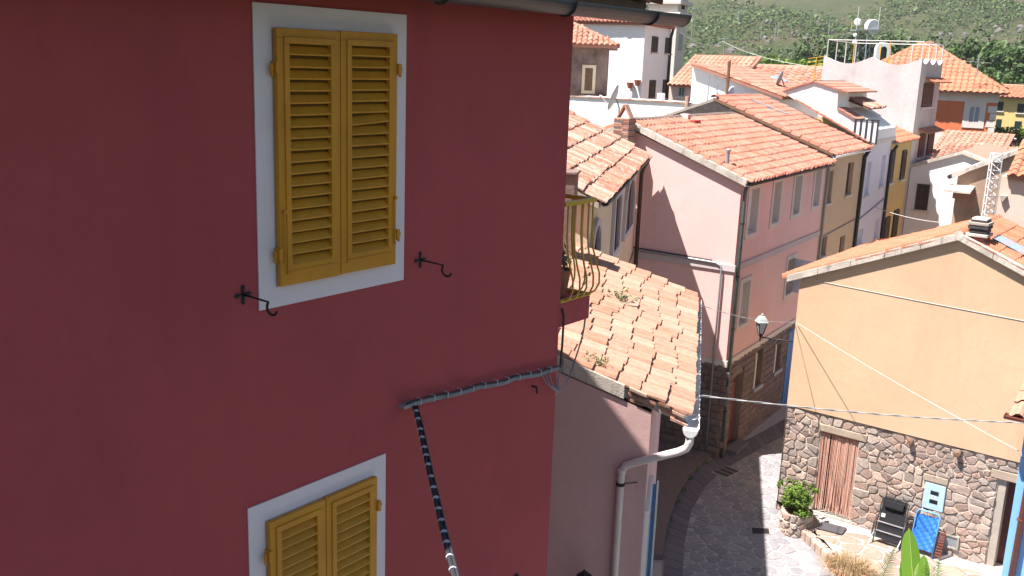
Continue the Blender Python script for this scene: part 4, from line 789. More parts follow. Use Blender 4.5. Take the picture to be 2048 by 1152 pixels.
# ================================================================ grey tower house
tw = thing('grey_tower_house', 'tall weathered grey house with scalloped parapet and roof railing', 'house', rw(-4.05, 19.9, GZ))
TFr = Fr(rw(-4.05, 19.9, 0), G4, -B4); TSd = Fr(rw(0, 19.9, 0), B4, G4)
def scallop(L_, n, z, dip, m=9):
    out = []
    for i in range(n):
        for k in range(m): t = k / m; out.append((L_ * (i + t) / n, z - dip * math.sin(math.pi * t)))
    return out + [(L_, z)]
mb = MB(); top = scallop(4.05, 2, 10.88, .30); mb.prism([TFr.p(a, 0, c) for a, c in [(0, GZ), (4.05, GZ)] + top[::-1]], -TFr.n * .2)
top = scallop(4.5, 3, 10.88, .22); mb.prism([TSd.p(a, -.0, c) for a, c in [(.2, GZ), (4.5, GZ)] + [(max(.2, a), c) for a, c in top[::-1]]], -TSd.n * .2)
mb.box(TFr, (.0, 3.8), (-4.5, -.2), (GZ, 10.2)); mb.build('wall', M['grey'], tw)
far_window(tw, TSd, 1848, 1867, 166, 213, M['redwood']); far_window(tw, TSd, 1840, 1850, 268, 312, M['redwood']); far_window(tw, TSd, 1857, 1868, 264, 308, M['redwood'])
for px0, px1, py in ((1850, 1884, 160), (1836, 1868, 262)):
    a0, c0 = TSd.ac(px0, py); a1, _ = TSd.ac(px1, py); mb = MB(); mb.prism([TSd.p(a0, .001, c0 + .12), TSd.p(a0, .45, c0 - .06), TSd.p(a0, .45, c0 - .10), TSd.p(a0, .001, c0 + .04)], B4 * (a1 - a0)); mb.build('window_canopy', M['tilenew'], tw)
rg = thing('roof_railing', 'pale thin pipe railing round the top of the grey tower house', 'railing', rw(-2, 21, 10.2))
pts = [TFr.p(a, -.1, 0) for a in (0.1, 1.3, 2.7, 4.0)] + [TFr.p(4.0, -b, 0) for b in (1.5, 3.0, 4.4)] + [TFr.p(a, -4.4, 0) for a in (2.7, 1.3, .1)] + [TFr.p(.1, -b, 0) for b in (3, 1.5)]
for p in pts: mb = MB(); mb.tube([p + UP * 10.2, p + UP * 11.55], .022, 6); mb.build('post', M['ironyel'] if R_.random() < .3 else M['wire'], rg)
for k in range(len(pts)): mb = MB(); mb.tube([pts[k] + UP * 11.55, pts[(k + 1) % len(pts)] + UP * 11.55], .022, 6); mb.build('rail', M['wire'], rg)

# ================================================================ white gabled house closing the street
WFr = Fr(rw(.02, 20.3, 0), G4, -B4); wh = thing('white_gabled_house', 'white gabled house closing the street, its left half in shadow, with a dark shutter', 'house', WFr.p(0, 0, GZ))
a_r, z_r = WFr.ac(1925, 308); _, z_l = WFr.ac(1817, 334); shell(wh, WFr, 4.4, 7.0, GZ, z_l - .02, M['white'], gable=(a_r, z_r), backs=False)
far_window(wh, WFr, 1835, 1861, 367, 420, M['brownwood'])
for (p, q) in (((-.05, z_l - .03), (a_r, z_r)), ((a_r, z_r), (4.6, z_l - .15))): mb = MB(); mb.prism([WFr.p(p[0], .12, p[1]), WFr.p(q[0], .12, q[1]), WFr.p(q[0], .12, q[1] + .14), WFr.p(p[0], .12, p[1] + .14)], -WFr.n * .4); mb.build('verge', M['verge'], wh); mb = MB(); mb.prism([WFr.p(p[0], -.28, p[1] + .02), WFr.p(q[0], -.28, q[1] + .02), WFr.p(q[0], -.28, q[1] + .12), WFr.p(p[0], -.28, p[1] + .12)], -WFr.n * 6.8); mb.build('roof', M['tile'], wh)
# ================================================================ tan house with the rubble ground floor
YW = 21.40; YF = Fr((-8.1, YW, 0), (1, 0, 0), (0, -1, 0))   # a = X + 8.1
tan = thing('tan_house', 'tan plastered gabled house with rubble stone ground floor, in full sun', 'house', (-8.1, YW, 0))
ZP = 2.53; W_ = 6.6; RA = 3.25; RZ = 6.93; EZ = 5.56
mb = MB(); f_ = YF.sh(0, .0, 0)
mb.add([f_.p(0, 0, ZP), f_.p(W_, 0, ZP), f_.p(W_, 0, EZ), f_.p(RA, 0, RZ), f_.p(0, 0, EZ)], [(0, 1, 2, 3, 4)])
mb.add([f_.p(0, 0, ZP), f_.p(W_, 0, ZP), f_.p(W_, -.06, ZP), f_.p(0, -.06, ZP)], [(0, 1, 2, 3)])
mb.add([f_.p(0, 0, GZ), f_.p(0, -5.2, GZ), f_.p(0, -5.2, EZ + .3), f_.p(0, 0, EZ)], [(0, 1, 2, 3)]); mb.add([f_.p(W_, 0, GZ), f_.p(W_, -3.2, GZ), f_.p(W_, -3.2, EZ), f_.p(W_, 0, EZ)], [(0, 1, 2, 3)])
mb.add([f_.p(0, -5.2, GZ), f_.p(W_, -3.2, GZ), f_.p(W_, -3.2, EZ), f_.p(RA, -3.2, RZ), f_.p(0, -5.2, EZ + .3)], [(0, 1, 2, 3, 4)]); mb.build('wall', M['tan'], tan)
# openings
D1 = (.86, 1.73, .03, 2.10); D2 = (4.66, 5.4, .05, 2.06)
LIN = (.80, 1.92, 2.10, 2.28); LIN2 = (4.5, 5.6, 2.06, 2.26); MBX = (3.255, 3.70, .97, 1.58); VNT = (3.60, 4.10, .22, .53); MLN = (3.20, 3.72, 1.60, 1.76)
MF = YF.sh(0, -.055, 0); mb = MB(); wall_open(mb, MF, 0.0, W_, GZ - .05, ZP, [D1, D2], .32); mb.add([MF.p(.03, 0, GZ), MF.p(.03, -5, GZ), MF.p(.03, -5, ZP), MF.p(.03, 0, ZP)], [(0, 1, 2, 3)]); sw_ = mb.build('stone_wall', M['mortar'], tan)
R = random.Random(17); sites = []; z = -.02; k = 0
while z < ZP + .1:
    h_ = R.choice((.11, .14, .18, .21)); x = -.1 + R.uniform(0, .2)
    while x < 5.5:
        sites.append((x + R.uniform(-.05, .05), (z + R.uniform(-.05, .05)) * 1.45))
        if R.random() < .14: sites.append((x + R.uniform(.08, .16), (z + R.uniform(.03, .09)) * 1.45))
        x += R.choice((.14, .18, .22, .28, .36)) * R.uniform(.9, 1.1)
    z += h_
rects = [(r[0], r[1], r[2] * 1.45, r[3] * 1.45) for r in (D1, D2, LIN, LIN2, MBX, VNT, MLN)]
sites = [s_ for s_ in sites if not any(r[0] - .02 < s_[0] < r[1] + .02 and r[2] - .02 < s_[1] < r[3] + .02 for r in rects)]
cl = cells(sites, (.0, 5.45, GZ * 1.45, (ZP - .01) * 1.45), .015, rects)
cl.sort(key=lambda c: -abs(len(c[2])) if 0 else 0)
for k, (x, y, pl) in enumerate(cl):
    pl = [(a, b / 1.45) for a, b in pl]; mb = MB(); cell_solid(mb, pl, lambda a, b, c: MF.p(a, c, b), R.uniform(.014, .038), R.uniform(.06, .14), 0, R, .10, .012, .12); mb.build('stone', M['stone'], sw_)
for r in (LIN, LIN2, MLN): mb = MB(); mb.box(MF, (r[0] + .01, r[1] - .01), (-.2, .045), (r[2] + .005, r[3] - .01)); mb.build('lintel', plaster('grey_lintel_stone', (.36, .29, .22), .15, .4, .9, 4.0), sw_, bevel=.012)
for px, py in ((1823, 884), (1918, 908)):
    a, c = MF.ac(px, py); mb = MB(); mb.lathe(MF.p(a, -.1, c + .03), [(.001, 0), (.062, 0), (.066, .08), (.06, .245), (.05, .255), (.001, .255)], 10, (0, -1, 0)); mb.build('beam_end', M['wood'], tan)
# fringe curtain in the first doorway
mb = MB(); mb.box(MF, (D1[0], D1[1]), (-.32, -.30), (D1[2], D1[3])); mb.build('door', M['wood'], tan)
mb = MB(); mb.box(MF, (D1[0] + .005, D1[1] - .005), (-.06, -.02), (D1[3] - .06, D1[3] - .005)); cu = thing('fringe_curtain', 'pinkish rope fringe curtain hanging in the stone doorway', 'curtain', MF.p(1.3, -.04, .1)); mb.build('rod', M['terracotta'], cu)
M['rope'] = pieces('pink_rope', [(.62, .36, .27), (.55, .29, .21), (.68, .45, .35), (.50, .26, .19)], fine=40); R = random.Random(2); mb = MB(); x = D1[0] + .02
while x < D1[1] - .015:
    l = .16 + R.uniform(0, .05); b = -.04 + R.uniform(-.015, .02); dx = R.uniform(-.012, .012)
    if not (.245 < (x - D1[0]) / (D1[1] - D1[0]) < .285): mb.tube([MF.p(x, b, D1[3] - .05), MF.p(x + dx, b + .012, 1.1), MF.p(x + dx * .6, b + R.uniform(-.02, .03), l + .25), MF.p(x + dx * 2, b + R.uniform(-.02, .05), l)], .0085, 5, True, R.uniform(.02, .98))
    x += R.uniform(.015, .022)
mb.build('strands', M['rope'], cu, kind='stuff')
mb = MB(); mb.box(MF, (D1[0] - .02, D1[1] + .02), (-.30, .03), (-.02, .10)); mb.build('threshold', M['cement'], tan, bevel=.01)
# second doorway, half hidden by the blue house
mb = MB(); mb.box(MF, (D2[0], D2[1]), (-.34, -.321), (D2[2], D2[3])); dr = mb.build('door', simple('dark_red_door', (.09, .02, .015), .6), tan)
mb = MB(); mb.box(MF, (D2[0] + .001, D2[0] + .16), (-.318, -.02), (D2[2], D2[3] - .01)); mb.build('jamb', M['cement'], dr)
mb = MB(); n = 8
for i in range(n):
    for j in range(5):
        P_ = lambda i, j: MF.p(D2[0] + .30 + (.16 - .05 * math.sin(j * .8)) * i / n, -.25 + .03 * math.sin(i * 2.0), 1.25 - .20 * j)
        mb.add([P_(i, j), P_(i + 1, j), P_(i + 1, j + 1), P_(i, j + 1)], [(0, 1, 2, 3)])
tag(mb.build('hanging_towel', M['curtain'], None, smooth=True), 'pale cloth hanging inside the dark doorway beside the blue house', 'cloth')
mb = MB(); mb.box(MF, (D2[0] - .1, D2[1] + .3), (-.3, .25), (.0, .075)); mb.build('door_step', M['trimw'], tan, bevel=.01)
# meter box and vent panel
bx = MB(); bx.box(MF, (MBX[0] + .01, MBX[1] - .01), (.0, .05), (MBX[2] + .01, MBX[3] - .01)); mbx = tag(bx.build('meter_box', M['bluegrey'], None, bevel=.006), 'pale blue meter box door with two dark slots in the stone wall', 'meter box')
for z in (1.37, 1.17): mb = MB(); mb.box(MF, (MBX[0] + .14, MBX[0] + .31), (.051, .054), (z - .045, z + .045)); mb.build('slot', M['black'], mbx)
mb = MB(); mb.box(MF, (MBX[0] + .17, MBX[0] + .26), (.051, .053), (1.245, 1.305)); st = mb.build('sticker', M['whitemetal'], mbx); mb = MB(); mb.lathe(MF.p(MBX[0] + .215, .0535, 1.275), [(.014, 0), (.014, .001)], 8, (0, -1, 0)); mb.build('mark', M['black'], st)
bx = MB(); frame4(bx, MF, VNT[0], VNT[1], VNT[2], VNT[3], .035, .0, .05); vn = tag(bx.build('access_panel', M['cement'], None), 'grey access panel low in the stone wall below the meter box', 'panel')
mb = MB(); mb.box(MF, (VNT[0] + .03, VNT[1] - .03), (.0, .03), (VNT[2] + .03, VNT[3] - .03)); mb.build('plate', simple('zinc_plate', (.28, .30, .32), .45, .4), vn)
# roof
RY = YW - .095; sl = V((RA + .2, 0, RZ + .12 - (EZ + .06))).normalized()
mb = MB(); e0, e1, r0, r1 = V((-8.32, RY + .02, 5.58)), V((-8.32, 26.75, 5.58)), V((-4.85, RY + .02, 7.03)), V((-4.85, 24.7, 7.03)); gable_roof_slab(mb, (e0, e1), (r0, r1), .08)
q0, q1 = V((-1.38, RY + .02, 5.58)), V((-1.38, 24.7, 5.58)); gable_roof_slab(mb, (q1, q0), (r1 + V((.004, 0, 0)), r0 + V((.004, 0, 0))), .08); roof = mb.build('roof', M['cement'], tan)
vl = (r0 - e0).normalized(); vr = (r0 - q0).normalized()
tiles(roof, V((-8.40, RY, 5.55)), (0, 1, 0), vl, 25, 11, .22, .345, 'port', M['tilenew'], keep=lambda c: c.y < 26.75 - (c.x + 8.32) / 3.47 * 2.05, solo=215, jit=.7, seed=71)
tiles(roof, V((-1.30, RY, 5.55)), (0, 1, 0), vr, 15, 11, .22, .345, 'port', M['tilenew'], solo=85, jit=.9, seed=72, lift=.035)
ridge_tiles(roof, r0 + V((0, 0, .02)), r1 + V((0, 0, .02)), 10, .12, M['tilenew'])
for a, b in ((e0 + V((-.06, 0, -.02)), r0), (r0, q0 + V((.06, 0, -.02)))):
    for k in range(5):
        p, q = a.lerp(b, k / 5), a.lerp(b, (k + 1) / 5 - .002); y = V((0, -.02, 0)); mb = MB(); mb.prism([p + y - UP * .10, q + y - UP * .10, q + y + UP * .065, p + y + UP * .065], (0, .14, 0)); mb.build('verge_coping', M['verge'], roof, bevel=.01)
mb = MB(); mb.lathe((-4.85, RY - .005, 7.03), [(.10, 0), (.10, .35)], 14, (0, 1, 0)); mb.build('ridge_end', M['verge'], roof)
q = [onP(*p, r0 + UP * .09, V((1.45, 0, 3.47)).normalized()) for p in ((1984, 481), (2000, 474), (2060, 505), (2052, 518))]; mb = MB(); mb.hexa(q + [p + UP * .05 for p in q]); sk = mb.build('skylight_frame', M['gutter']); skl = thing('skylight', 'pale blue skylight in the right slope of the tan house roof', 'skylight', sum(q, V()) / 4); sk.parent = skl; sk.matrix_parent_inverse = WM[skl.name].inverted()
c = sum(q, V()) / 4; q = [c + (p - c) * .9 + UP * .051 for p in q]; mb = MB(); mb.hexa(q + [p + UP * .006 for p in q]); mb.build('pane', M['solar'], skl)
# stacked chimney
fc = Fr((0, 21.42, 0), (1, 0, 0), (0, -1, 0)); (ca0, cz0), (ca1, cz1) = fc.ac(1930, 496), fc.ac(1979, 438); cm = (ca0 + ca1) / 2; hw = (ca1 - ca0) / 2; zm = fc.ac(1955, 474)[1]; fc = Fr((cm, 21.42, 0), (1, 0, 0), (0, -1, 0))
chn = thing('slab_chimney', 'chimney of dark stacked slabs on a red brick base, on the tan house', 'chimney', fc.p(0, -.2, cz0)); nb_ = 5; hb = (zm - cz0 + .15) / nb_
for k in range(nb_):
    for i in range(3): mb = MB(); x0 = -hw * .85 + hw * .57 * i + (.04 if k % 2 else 0); mb.box(fc, (x0, min(x0 + hw * .53, hw * .88)), (-.42, 0), (cz0 - .15 + hb * k, cz0 - .15 + hb * (k + 1) - .009)); mb.build('brick', simple('red_brick', (.26, .075, .045), .85), chn, bevel=.004)
mb = MB(); mb.box(fc, (-hw * .8, hw * .8), (-.40, -.01), (cz0 - .4, cz1 - .05)); mb.build('core', M['darkcap'], chn)
dz_ = (cz1 - zm) / 5
for k, (w_, m_) in enumerate(((1.12, 'verge'), (.92, 'darkcap'), (1.02, 'darkcap'), (1.06, 'cement'), (.78, 'trimw'))): mb = MB(); mb.box(fc, (-hw * w_, hw * w_), (-.21 - .22 * w_, -.21 + .23 * w_), (zm + dz_ * k, zm + dz_ * (k + .78))); mb.build('slab', M[m_], chn, bevel=.012)
mb = MB(); a_, c_ = YF.ac(1612, 557); b_, d_ = YF.ac(2060, 644); mb.tube([YF.p(a_ + (b_ - a_) * k / 8, .006, c_ + (d_ - c_) * k / 8 - .01 * math.sin(math.pi * k / 8)) for k in range(9)], .007, 6); mb.build('wall_cable', M['wire'], tan)

# ================================================================ terrace in front
te = [V((x, y, 0)) for x, y in terr_edge]; tp = te + [V((-2.2, 18.2, 0)), V((-2.2, YW + .05, 0)), V((-8.15, YW + .05, 0))]
mb = MB(); mb.prism([p + UP * (GZ - .02) for p in tp], UP * (.06 - GZ + .02)); ter = mb.build('terrace', M['joint'], kind='structure'); tp2 = [(p.x, p.y) for p in tp]
R = random.Random(23); xs = [p[0] for p in tp2]; ys = [p[1] for p in tp2]; st = []; y = min(ys)
while y < max(ys):
    x = min(xs)
    while x < max(xs):
        q = (x + R.uniform(-.17, .17), y + R.uniform(-.15, .15))
        if inpoly(*q, tp2) and min(math.dist(q, p) for p in tp2) > .08: st.append(q)
        x += .5
    y += .42
for x, y, pl in cells(st, (min(xs), max(xs), min(ys), max(ys)), .018):
    pl = [p for p in pl if inpoly(*p, tp2)]
    if len(pl) >= 3: mb = MB(); cell_solid(mb, pl, lambda a, b, c: V((a, b, .06 + c)), .012, .08, 0, R, .015, .012); mb.build('flagstone', M['flag'], ter)
ep = along(terr_edge, 22)   # rough kerb stones along its edge
for i in range(22):
    a, b = V((*ep[i], 0)), V((*ep[i + 1], 0)); d = (b - a); n = V((d.y, -d.x, 0)).normalized()
    if i < 5: continue
    mb = MB(); q = [a + d * .04 - n * .16, b - d * .04 - n * .16, b - d * .04 + n * R.uniform(.02, .06), a + d * .04 + n * R.uniform(.02, .06)]; h = R.uniform(.05, .085); mb.hexa([p + UP * (GZ - .02) for p in q] + [p + UP * h for p in q]); mb.build('kerb_stone', M['stone'], ter, bevel=.03)
# stone planter with a bush at the corner
pc = onZ(1592, 1046, .06); pc.z = 0; plt = thing('stone_planter', 'round rubble planter with a bright green bush by the stone doorway', 'planter', pc + UP * GZ); R = random.Random(77)
RP = .34; st = []; z = .03
while z < .5:
    a = R.uniform(0, .2)
    while a < 2 * math.pi * RP - .08: st.append((a, z + R.uniform(-.03, .03))); a += R.choice((.14, .2, .26))
    z += .13
mb = MB(); mb.lathe(pc + UP * (GZ - .02), [(RP * 1.05, 0), (RP, .2), (RP * .97, .52), (RP * .8, .53), (.01, .5)], 20); mb.build('mortar_ring', M['mortar'], plt)
for x, y, pl in cells(st, (0, 2 * math.pi * RP, 0, .53), .014):
    mb = MB(); cell_solid(mb, pl, lambda a, b, c: pc + V((math.cos(a / RP) * (RP + c), math.sin(a / RP) * (RP + c), GZ + b)), R.uniform(.02, .05), .2, 0, R, .1, .012); mb.build('stone', M['stone'], plt)
mb = MB(); mb.lathe(pc + UP * GZ, [(.27, .3), (.27, .515), (.001, .52)], 12); mb.build('soil', M['wood'], plt)
mb = MB(); bc = pc + V((-.06, .04, .66)); leaves(mb, bc, (.43, .36, .30), 2600, .030, R, .45, .7, .6); [leaves(mb, bc + V((R.uniform(-.36, .32), R.uniform(-.3, .3), R.uniform(-.2, .18))), (.15, .15, .13), 130, .03, R, .3, .7, .6) for _ in range(12)]
[leaves(mb, bc + V((math.cos(a), math.sin(a) * .8, .55)).normalized() * R.uniform(.36, .5), (.05, .05, .09), 26, .03, R, .1, .7, .6) for a in [R.uniform(0, 6.28) for _ in range(16)]]; mb.build('bush', M['leaf'], plt); mb = MB()
for k in range(9): t = R.uniform(0, 6.28); mb.tube([pc + V((0, 0, .2)), bc + V((math.cos(t) * .28, math.sin(t) * .25, R.uniform(-.05, .2)))], [.012, .004], 5)
mb.build('stems', M['wood'], plt)
q = [onZ(*p, .10) for p in ((1633, 1056), (1643, 1043), (1694, 1056), (1684, 1069))]; mb = MB(); mb.hexa([p - UP * .012 for p in q] + [p + UP * .008 for p in q]); tag(mb.build('door_mat', simple('dark_rubber_mat', (.06, .055, .06), .9, 0, .2, 30), None, bevel=.004), 'dark rubber door mat on the terrace before the fringe curtain', 'mat')
# folded black recliner leaning on the wall
def recl(o, lean, w_, h_):
    ln = V((0, lean, h_)).normalized(); return Fr(o, (1, 0, 0), V((0, -1, 0)) + UP * (lean / h_), ln)
ro = onZ(1772, 1092, .06); ro = V((ro.x, 20.88, .065)); fr = recl(ro, .38, .6, 1.0); rc = thing('folded_recliner', 'black folded garden recliner with headrest leaning on the stone wall', 'recliner', ro)
for s_ in (-1, 1): mb = MB(); mb.tube([fr.p(s_ * .29, 0, 0), fr.p(s_ * .29, .02, .5), fr.p(s_ * .285, .0, 1.0), fr.p(s_ * .22, .0, 1.06)], .014, 8); mb.build('side_tube', M['gutter'], rc, smooth=True)
mb = MB(); mb.tube([fr.p(-.22, 0, 1.06), fr.p(.22, 0, 1.06)], .014, 8); mb.build('top_tube', M['gutter'], rc)
for c0, c1, b, nm in ((.50, 1.04, .012, 'back_fabric'), (.30, .47, .022, 'seat_fabric'), (.13, .27, .03, 'leg_fabric')):
    mb = MB(); n = 8
    for j in range(n):
        z0, z1 = c0 + (c1 - c0) * j / n, c0 + (c1 - c0) * (j + 1) / n; s0, s1 = .02 * math.sin(math.pi * j / n), .02 * math.sin(math.pi * (j + 1) / n)
        mb.add([fr.p(-.265, b, z0), fr.p(0, b - s0, z0), fr.p(.265, b, z0), fr.p(.265, b, z1), fr.p(0, b - s1, z1), fr.p(-.265, b, z1)], [(0, 1, 4, 5), (1, 2, 3, 4)])
    mb.build(nm, M['black'], rc, smooth=True)
mb = MB(); mb.box(fr, (-.21, .21), (.02, .085), (.82, 1.0)); mb.build('headrest', M['black'], rc, bevel=.03)
for z in (.485, .285): mb = MB(); mb.tube([fr.p(-.28, .035, z), fr.p(.28, .035, z)], .016, 8); mb.build('crossbar', M['steel'], rc)
for s_ in (-1, 1): mb = MB(); mb.tube([fr.p(s_ * .31, .06, .62), fr.p(s_ * .32, .13, .45), fr.p(s_ * .32, .12, .18)], .016, 8); mb.build('armrest', M['gutter'], rc, smooth=True)
mb = MB(); mb.tube([ro + V((-.33, -.20, .015)), ro + V((.26, -.20, .015))], .014, 8); mb.tube([ro + V((-.33, -.20, .015)), fr.p(-.29, 0, .25)], .012, 6); mb.tube([ro + V((.26, -.20, .015)), fr.p(.29, 0, .25)], .012, 6); mb.build('foot_frame', M['whitemetal'], rc, smooth=True)
mb = MB(); mb.box(fr, (-.23, -.15), (.024, .027), (.60, .68)); mb.build('label_patch', M['whitemetal'], rc)
# folded blue chair
ro = V((onY(1840, 1115, 21.0).x, 21.0, .065)); fr = recl(ro, .28, .5, .95); bc_ = thing('folded_blue_chair', 'folded blue mesh chair leaning on the stone wall beside the black recliner', 'chair', ro)
for b in (.0, .06): mb = MB(); mb.tube([fr.p(-.24, b, 0), fr.p(-.24, b, .88), fr.p(-.19, b, .95), fr.p(.19, b, .95), fr.p(.24, b, .88), fr.p(.24, b, 0)], .014, 8); mb.build('frame_tube', simple('blue_tube_paint', (.10, .30, .58), .45), bc_, smooth=True)
for c0, c1, b in ((.42, .86, .02), (.12, .52, .075)):
    mb = MB(); n = 10
    for i in range(n):
        for j in range(6):
            P_ = lambda i, j: fr.p(-.225 + .45 * i / n, b + .018 * math.sin(i * 1.7 + j * 2.2) - .03 * math.sin(math.pi * i / n), c0 + (c1 - c0) * j / 6)
            mb.add([P_(i, j), P_(i + 1, j), P_(i + 1, j + 1), P_(i, j + 1)], [(0, 1, 2, 3)])
    mb.build('mesh_sling', M['bluechair'], bc_, smooth=True)
ro2 = ro + V((.30, .02, 0)); fr = recl(ro2, .22, .5, .62); mb = MB()
wr = thing('wooden_rack', 'small folded brown slatted rack beside the blue chair', 'rack', ro2)
for s_ in (-1, 1): mb = MB(); mb.box(fr, (s_ * .09 - .012, s_ * .09 + .012), (0, .025), (0, .64)); mb.build('post', M['brownpipe'], wr)
for k in range(9): mb = MB(); mb.box(fr, (-.10, .10), (.026, .038), (.06 + .062 * k, .095 + .062 * k)); mb.build('slat', M['brownpipe'], wr)
# dried plant in a wide terracotta bowl
dc = onZ(1697, 1137, .30); dc = V((dc.x, dc.y, .06)); dp_ = thing('dry_plant_bowl', 'wide terracotta bowl overflowing with dry straw-coloured grass', 'planter', dc); R = random.Random(12)
mb = MB(); mb.lathe(dc, [(.18, 0), (.30, .16), (.40, .24), (.42, .24), (.42, .28), (.37, .28), (.33, .22), (.001, .22)], 26); mb.build('bowl', M['terracotta'], dp_, smooth=False)
mb = MB()
for k in range(1300):
    a = R.uniform(0, 6.28); r = .31 * math.sqrt(R.random()); b = dc + V((math.cos(a) * r, math.sin(a) * r, .22)); d = V((math.cos(a) * r * .7 + R.gauss(0, .07), math.sin(a) * r * .7 + R.gauss(0, .07), R.uniform(.05, .17))); s_ = d.cross(UP).normalized() * .004
    t = b + d; e = t + V((d.x * .5, d.y * .5, -R.uniform(.02, .14))); mb.add([b - s_, b + s_, t + s_, t - s_, e], [(0, 1, 2, 3), (3, 2, 4)], R.random())
mb.build('dry_grass', M['straw'], dp_, kind='stuff')
# banana plant and palm fronds in front
def blade(mb, base, tip, bend, wd, R, n=12, rag=0.0, rnd=.5, nrm=None):
    base, tip = V(base), V(tip); ax = tip - base; s_ = (V(nrm) if nrm else V((0, -1, .3))).cross(ax).normalized(); prev = None
    for k in range(n + 1):
        t = k / n; c = base + ax * t + V(bend) * (t * t); w_ = wd * (1 - abs(2 * min(1, t * .97 + .03) - 1) ** 3.2) ** .7 * (1 - R.uniform(0, rag)); u = ax.normalized().cross(s_)
        row = [c - s_ * w_ + u * w_ * .25, c, c + s_ * w_ + u * w_ * .25]
        if prev: mb.add(prev + row, [(0, 1, 4, 3)], rnd * .8); mb.add(prev + row, [(1, 2, 5, 4)], min(1, rnd * 1.25))
        prev = row
bp = onY(1822, 1230, 19.4); bp.z = .06; bn = thing('banana_plant', 'young banana plant with one tall bright green leaf, before the stone wall', 'plant', bp); R = random.Random(4)
mb = MB(); mb.tube([bp, bp + UP * .35, bp + V((.02, 0, .6))], [.07, .06, .035], 10); mb.build('stem', simple('green_stem', (.16, .24, .06), .6), bn)
def bleaf(t0, t1, y, bend, wd, rnd, rag=.05, nrm=None): mb = MB(); a, b = onY(*t0, y), onY(*t1, y); blade(mb, a, b, bend, wd, R, 14, rag, rnd, nrm); a_, b_ = a, b; mb.build('leaf', M['banana'], bn, smooth=True); mb = MB(); mb.tube([a, a.lerp(b, .5) + V(bend) * .25, b + V(bend)], [.012, .009, .003], 5); mb.build('midrib', simple('pale_midrib', (.32, .42, .14), .6), bn)
bleaf((1832, 1240), (1818, 1056), 19.4, (0, 0, 0), .20, .75); bleaf((1808, 1240), (1806, 1105), 19.45, (.0, .1, 0), .11, .25, .2, (-.5, -1, .2)); bleaf((1850, 1225), (1846, 1108), 19.3, (.02, .0, 0), .13, .85, .15)
pb = onY(1700, 1235, 19.2); pal = thing('palm_fronds', 'feathery dark palm fronds at the lower edge beside the banana leaf', 'plant', pb); R = random.Random(6)
for (x0, y0), (x1, y1), yy, rn in (((1745, 1200), (1790, 1095), 19.25, .15), ((1790, 1235), (1745, 1135), 19.2, .3), ((1868, 1230), (1878, 1118), 19.2, .35), ((1850, 1230), (1905, 1150), 19.15, .4), ((1880, 1240), (1850, 1128), 19.2, .3)):
    a, b = onY(x0, y0, yy), onY(x1, y1, yy); mb = MB(); ax = b - a; sd = ax.cross(V((0, 1, 0))).normalized(); mb.tube([a, b], [.010, .003], 4, True, .9)
    for k in range(26):
        t = .15 + .83 * k / 26; c = a + ax * t; l = .27 * math.sin(math.pi * (t * .85 + .12))
        for s_ in (-1, 1):
            e = c + sd * s_ * l * .75 + ax.normalized() * l * .65 + V((0, R.uniform(-.05, .05), -.03)); w_ = ax.normalized() * .012; mb.add([c - w_, c + w_, e], [(0, 1, 2)], min(1, max(0, rn + R.uniform(-.15, .2))))
    mb.build('frond', M['banana'] if rn > .32 else M['leaf'], pal)

# ================================================================ blue house at the right edge
BY = 17.5; BF = Fr((-2.53, BY, 0), (1, 0, 0), (0, -1, 0)); bl = thing('blue_house', 'bright blue house with brown gutter and downpipe at the right edge', 'house', (-2.53, BY, GZ))
mb = MB(); wall_open(mb, BF, 0, 3.6, GZ - .1, 4.95); wall_open(mb, Fr((-2.53, BY, 0), (0, 1, 0), (-1, 0, 0)), 0, 3.2, GZ - .1, 4.95); wall_open(mb, Fr((1.07, BY, 0), (0, 1, 0), (1, 0, 0)), 0, 3.2, GZ - .1, 4.95); mb.add([(-2.53, BY, 4.95), (1.07, BY, 4.95), (1.07, BY + 3.2, 6.3), (-2.53, BY + 3.2, 6.3)], [(0, 1, 2, 3)]); mb.build('wall', M['blue'], bl)
mb = MB(); gable_roof_slab(mb, ((-2.72, BY - .3, 4.86), (1.3, BY - .3, 4.86)), ((-2.72, BY + 3.3, 6.28), (1.3, BY + 3.3, 6.28)), .08); rf = mb.build('roof', M['wood'], bl)
tiles(rf, V((-2.74, BY - .36, 4.84)), (1, 0, 0), V((0, 3.6, 1.42)), 18, 11, .225, .35, 'coppo', M['tileold'], solo=40, seed=81)
mb = MB(); gutter_half(mb, (-2.80, BY - .40, 4.84), (1.3, BY - .40, 4.84), .085); gt = mb.build('gutter', M['brownpipe'], bl, smooth=True)
mb = MB(); mb.prism([V((-2.802, BY - .40 + math.cos(t) * .087, 4.84 + math.sin(t) * .087)) for t in [math.pi + math.pi * k / 10 for k in range(11)]], (.006, 0, 0)); mb.build('end_cap', M['brownpipe'], gt)
mb = MB(); a0, _ = BF.ac(2030, 1100); mb.tube([BF.p(a0 + .06, .38, 4.78), BF.p(a0 + .06, .34, 4.66), BF.p(a0 + .06, .10, 4.42), BF.p(a0 + .05, .075, 4.3), BF.p(a0, .075, GZ)], .055, 12); dp = mb.build('downpipe', M['brownpipe'], bl, smooth=True)
for z in (2.95, 1.3): mb = MB(); mb.lathe(BF.p(a0 + .02, .075, z), [(.062, 0), (.066, .02), (.062, .04)], 12); mb.build('pipe_clamp', M['brownpipe'], dp)
mb = MB(); mb.tube([BF.p(a0 + .24, .02, 2.4), BF.p(a0 + .24, .09, 2.38), BF.p(a0 + .24, .09, 2.30)], .012, 6); mb.build('wall_bracket', M['iron'], bl)

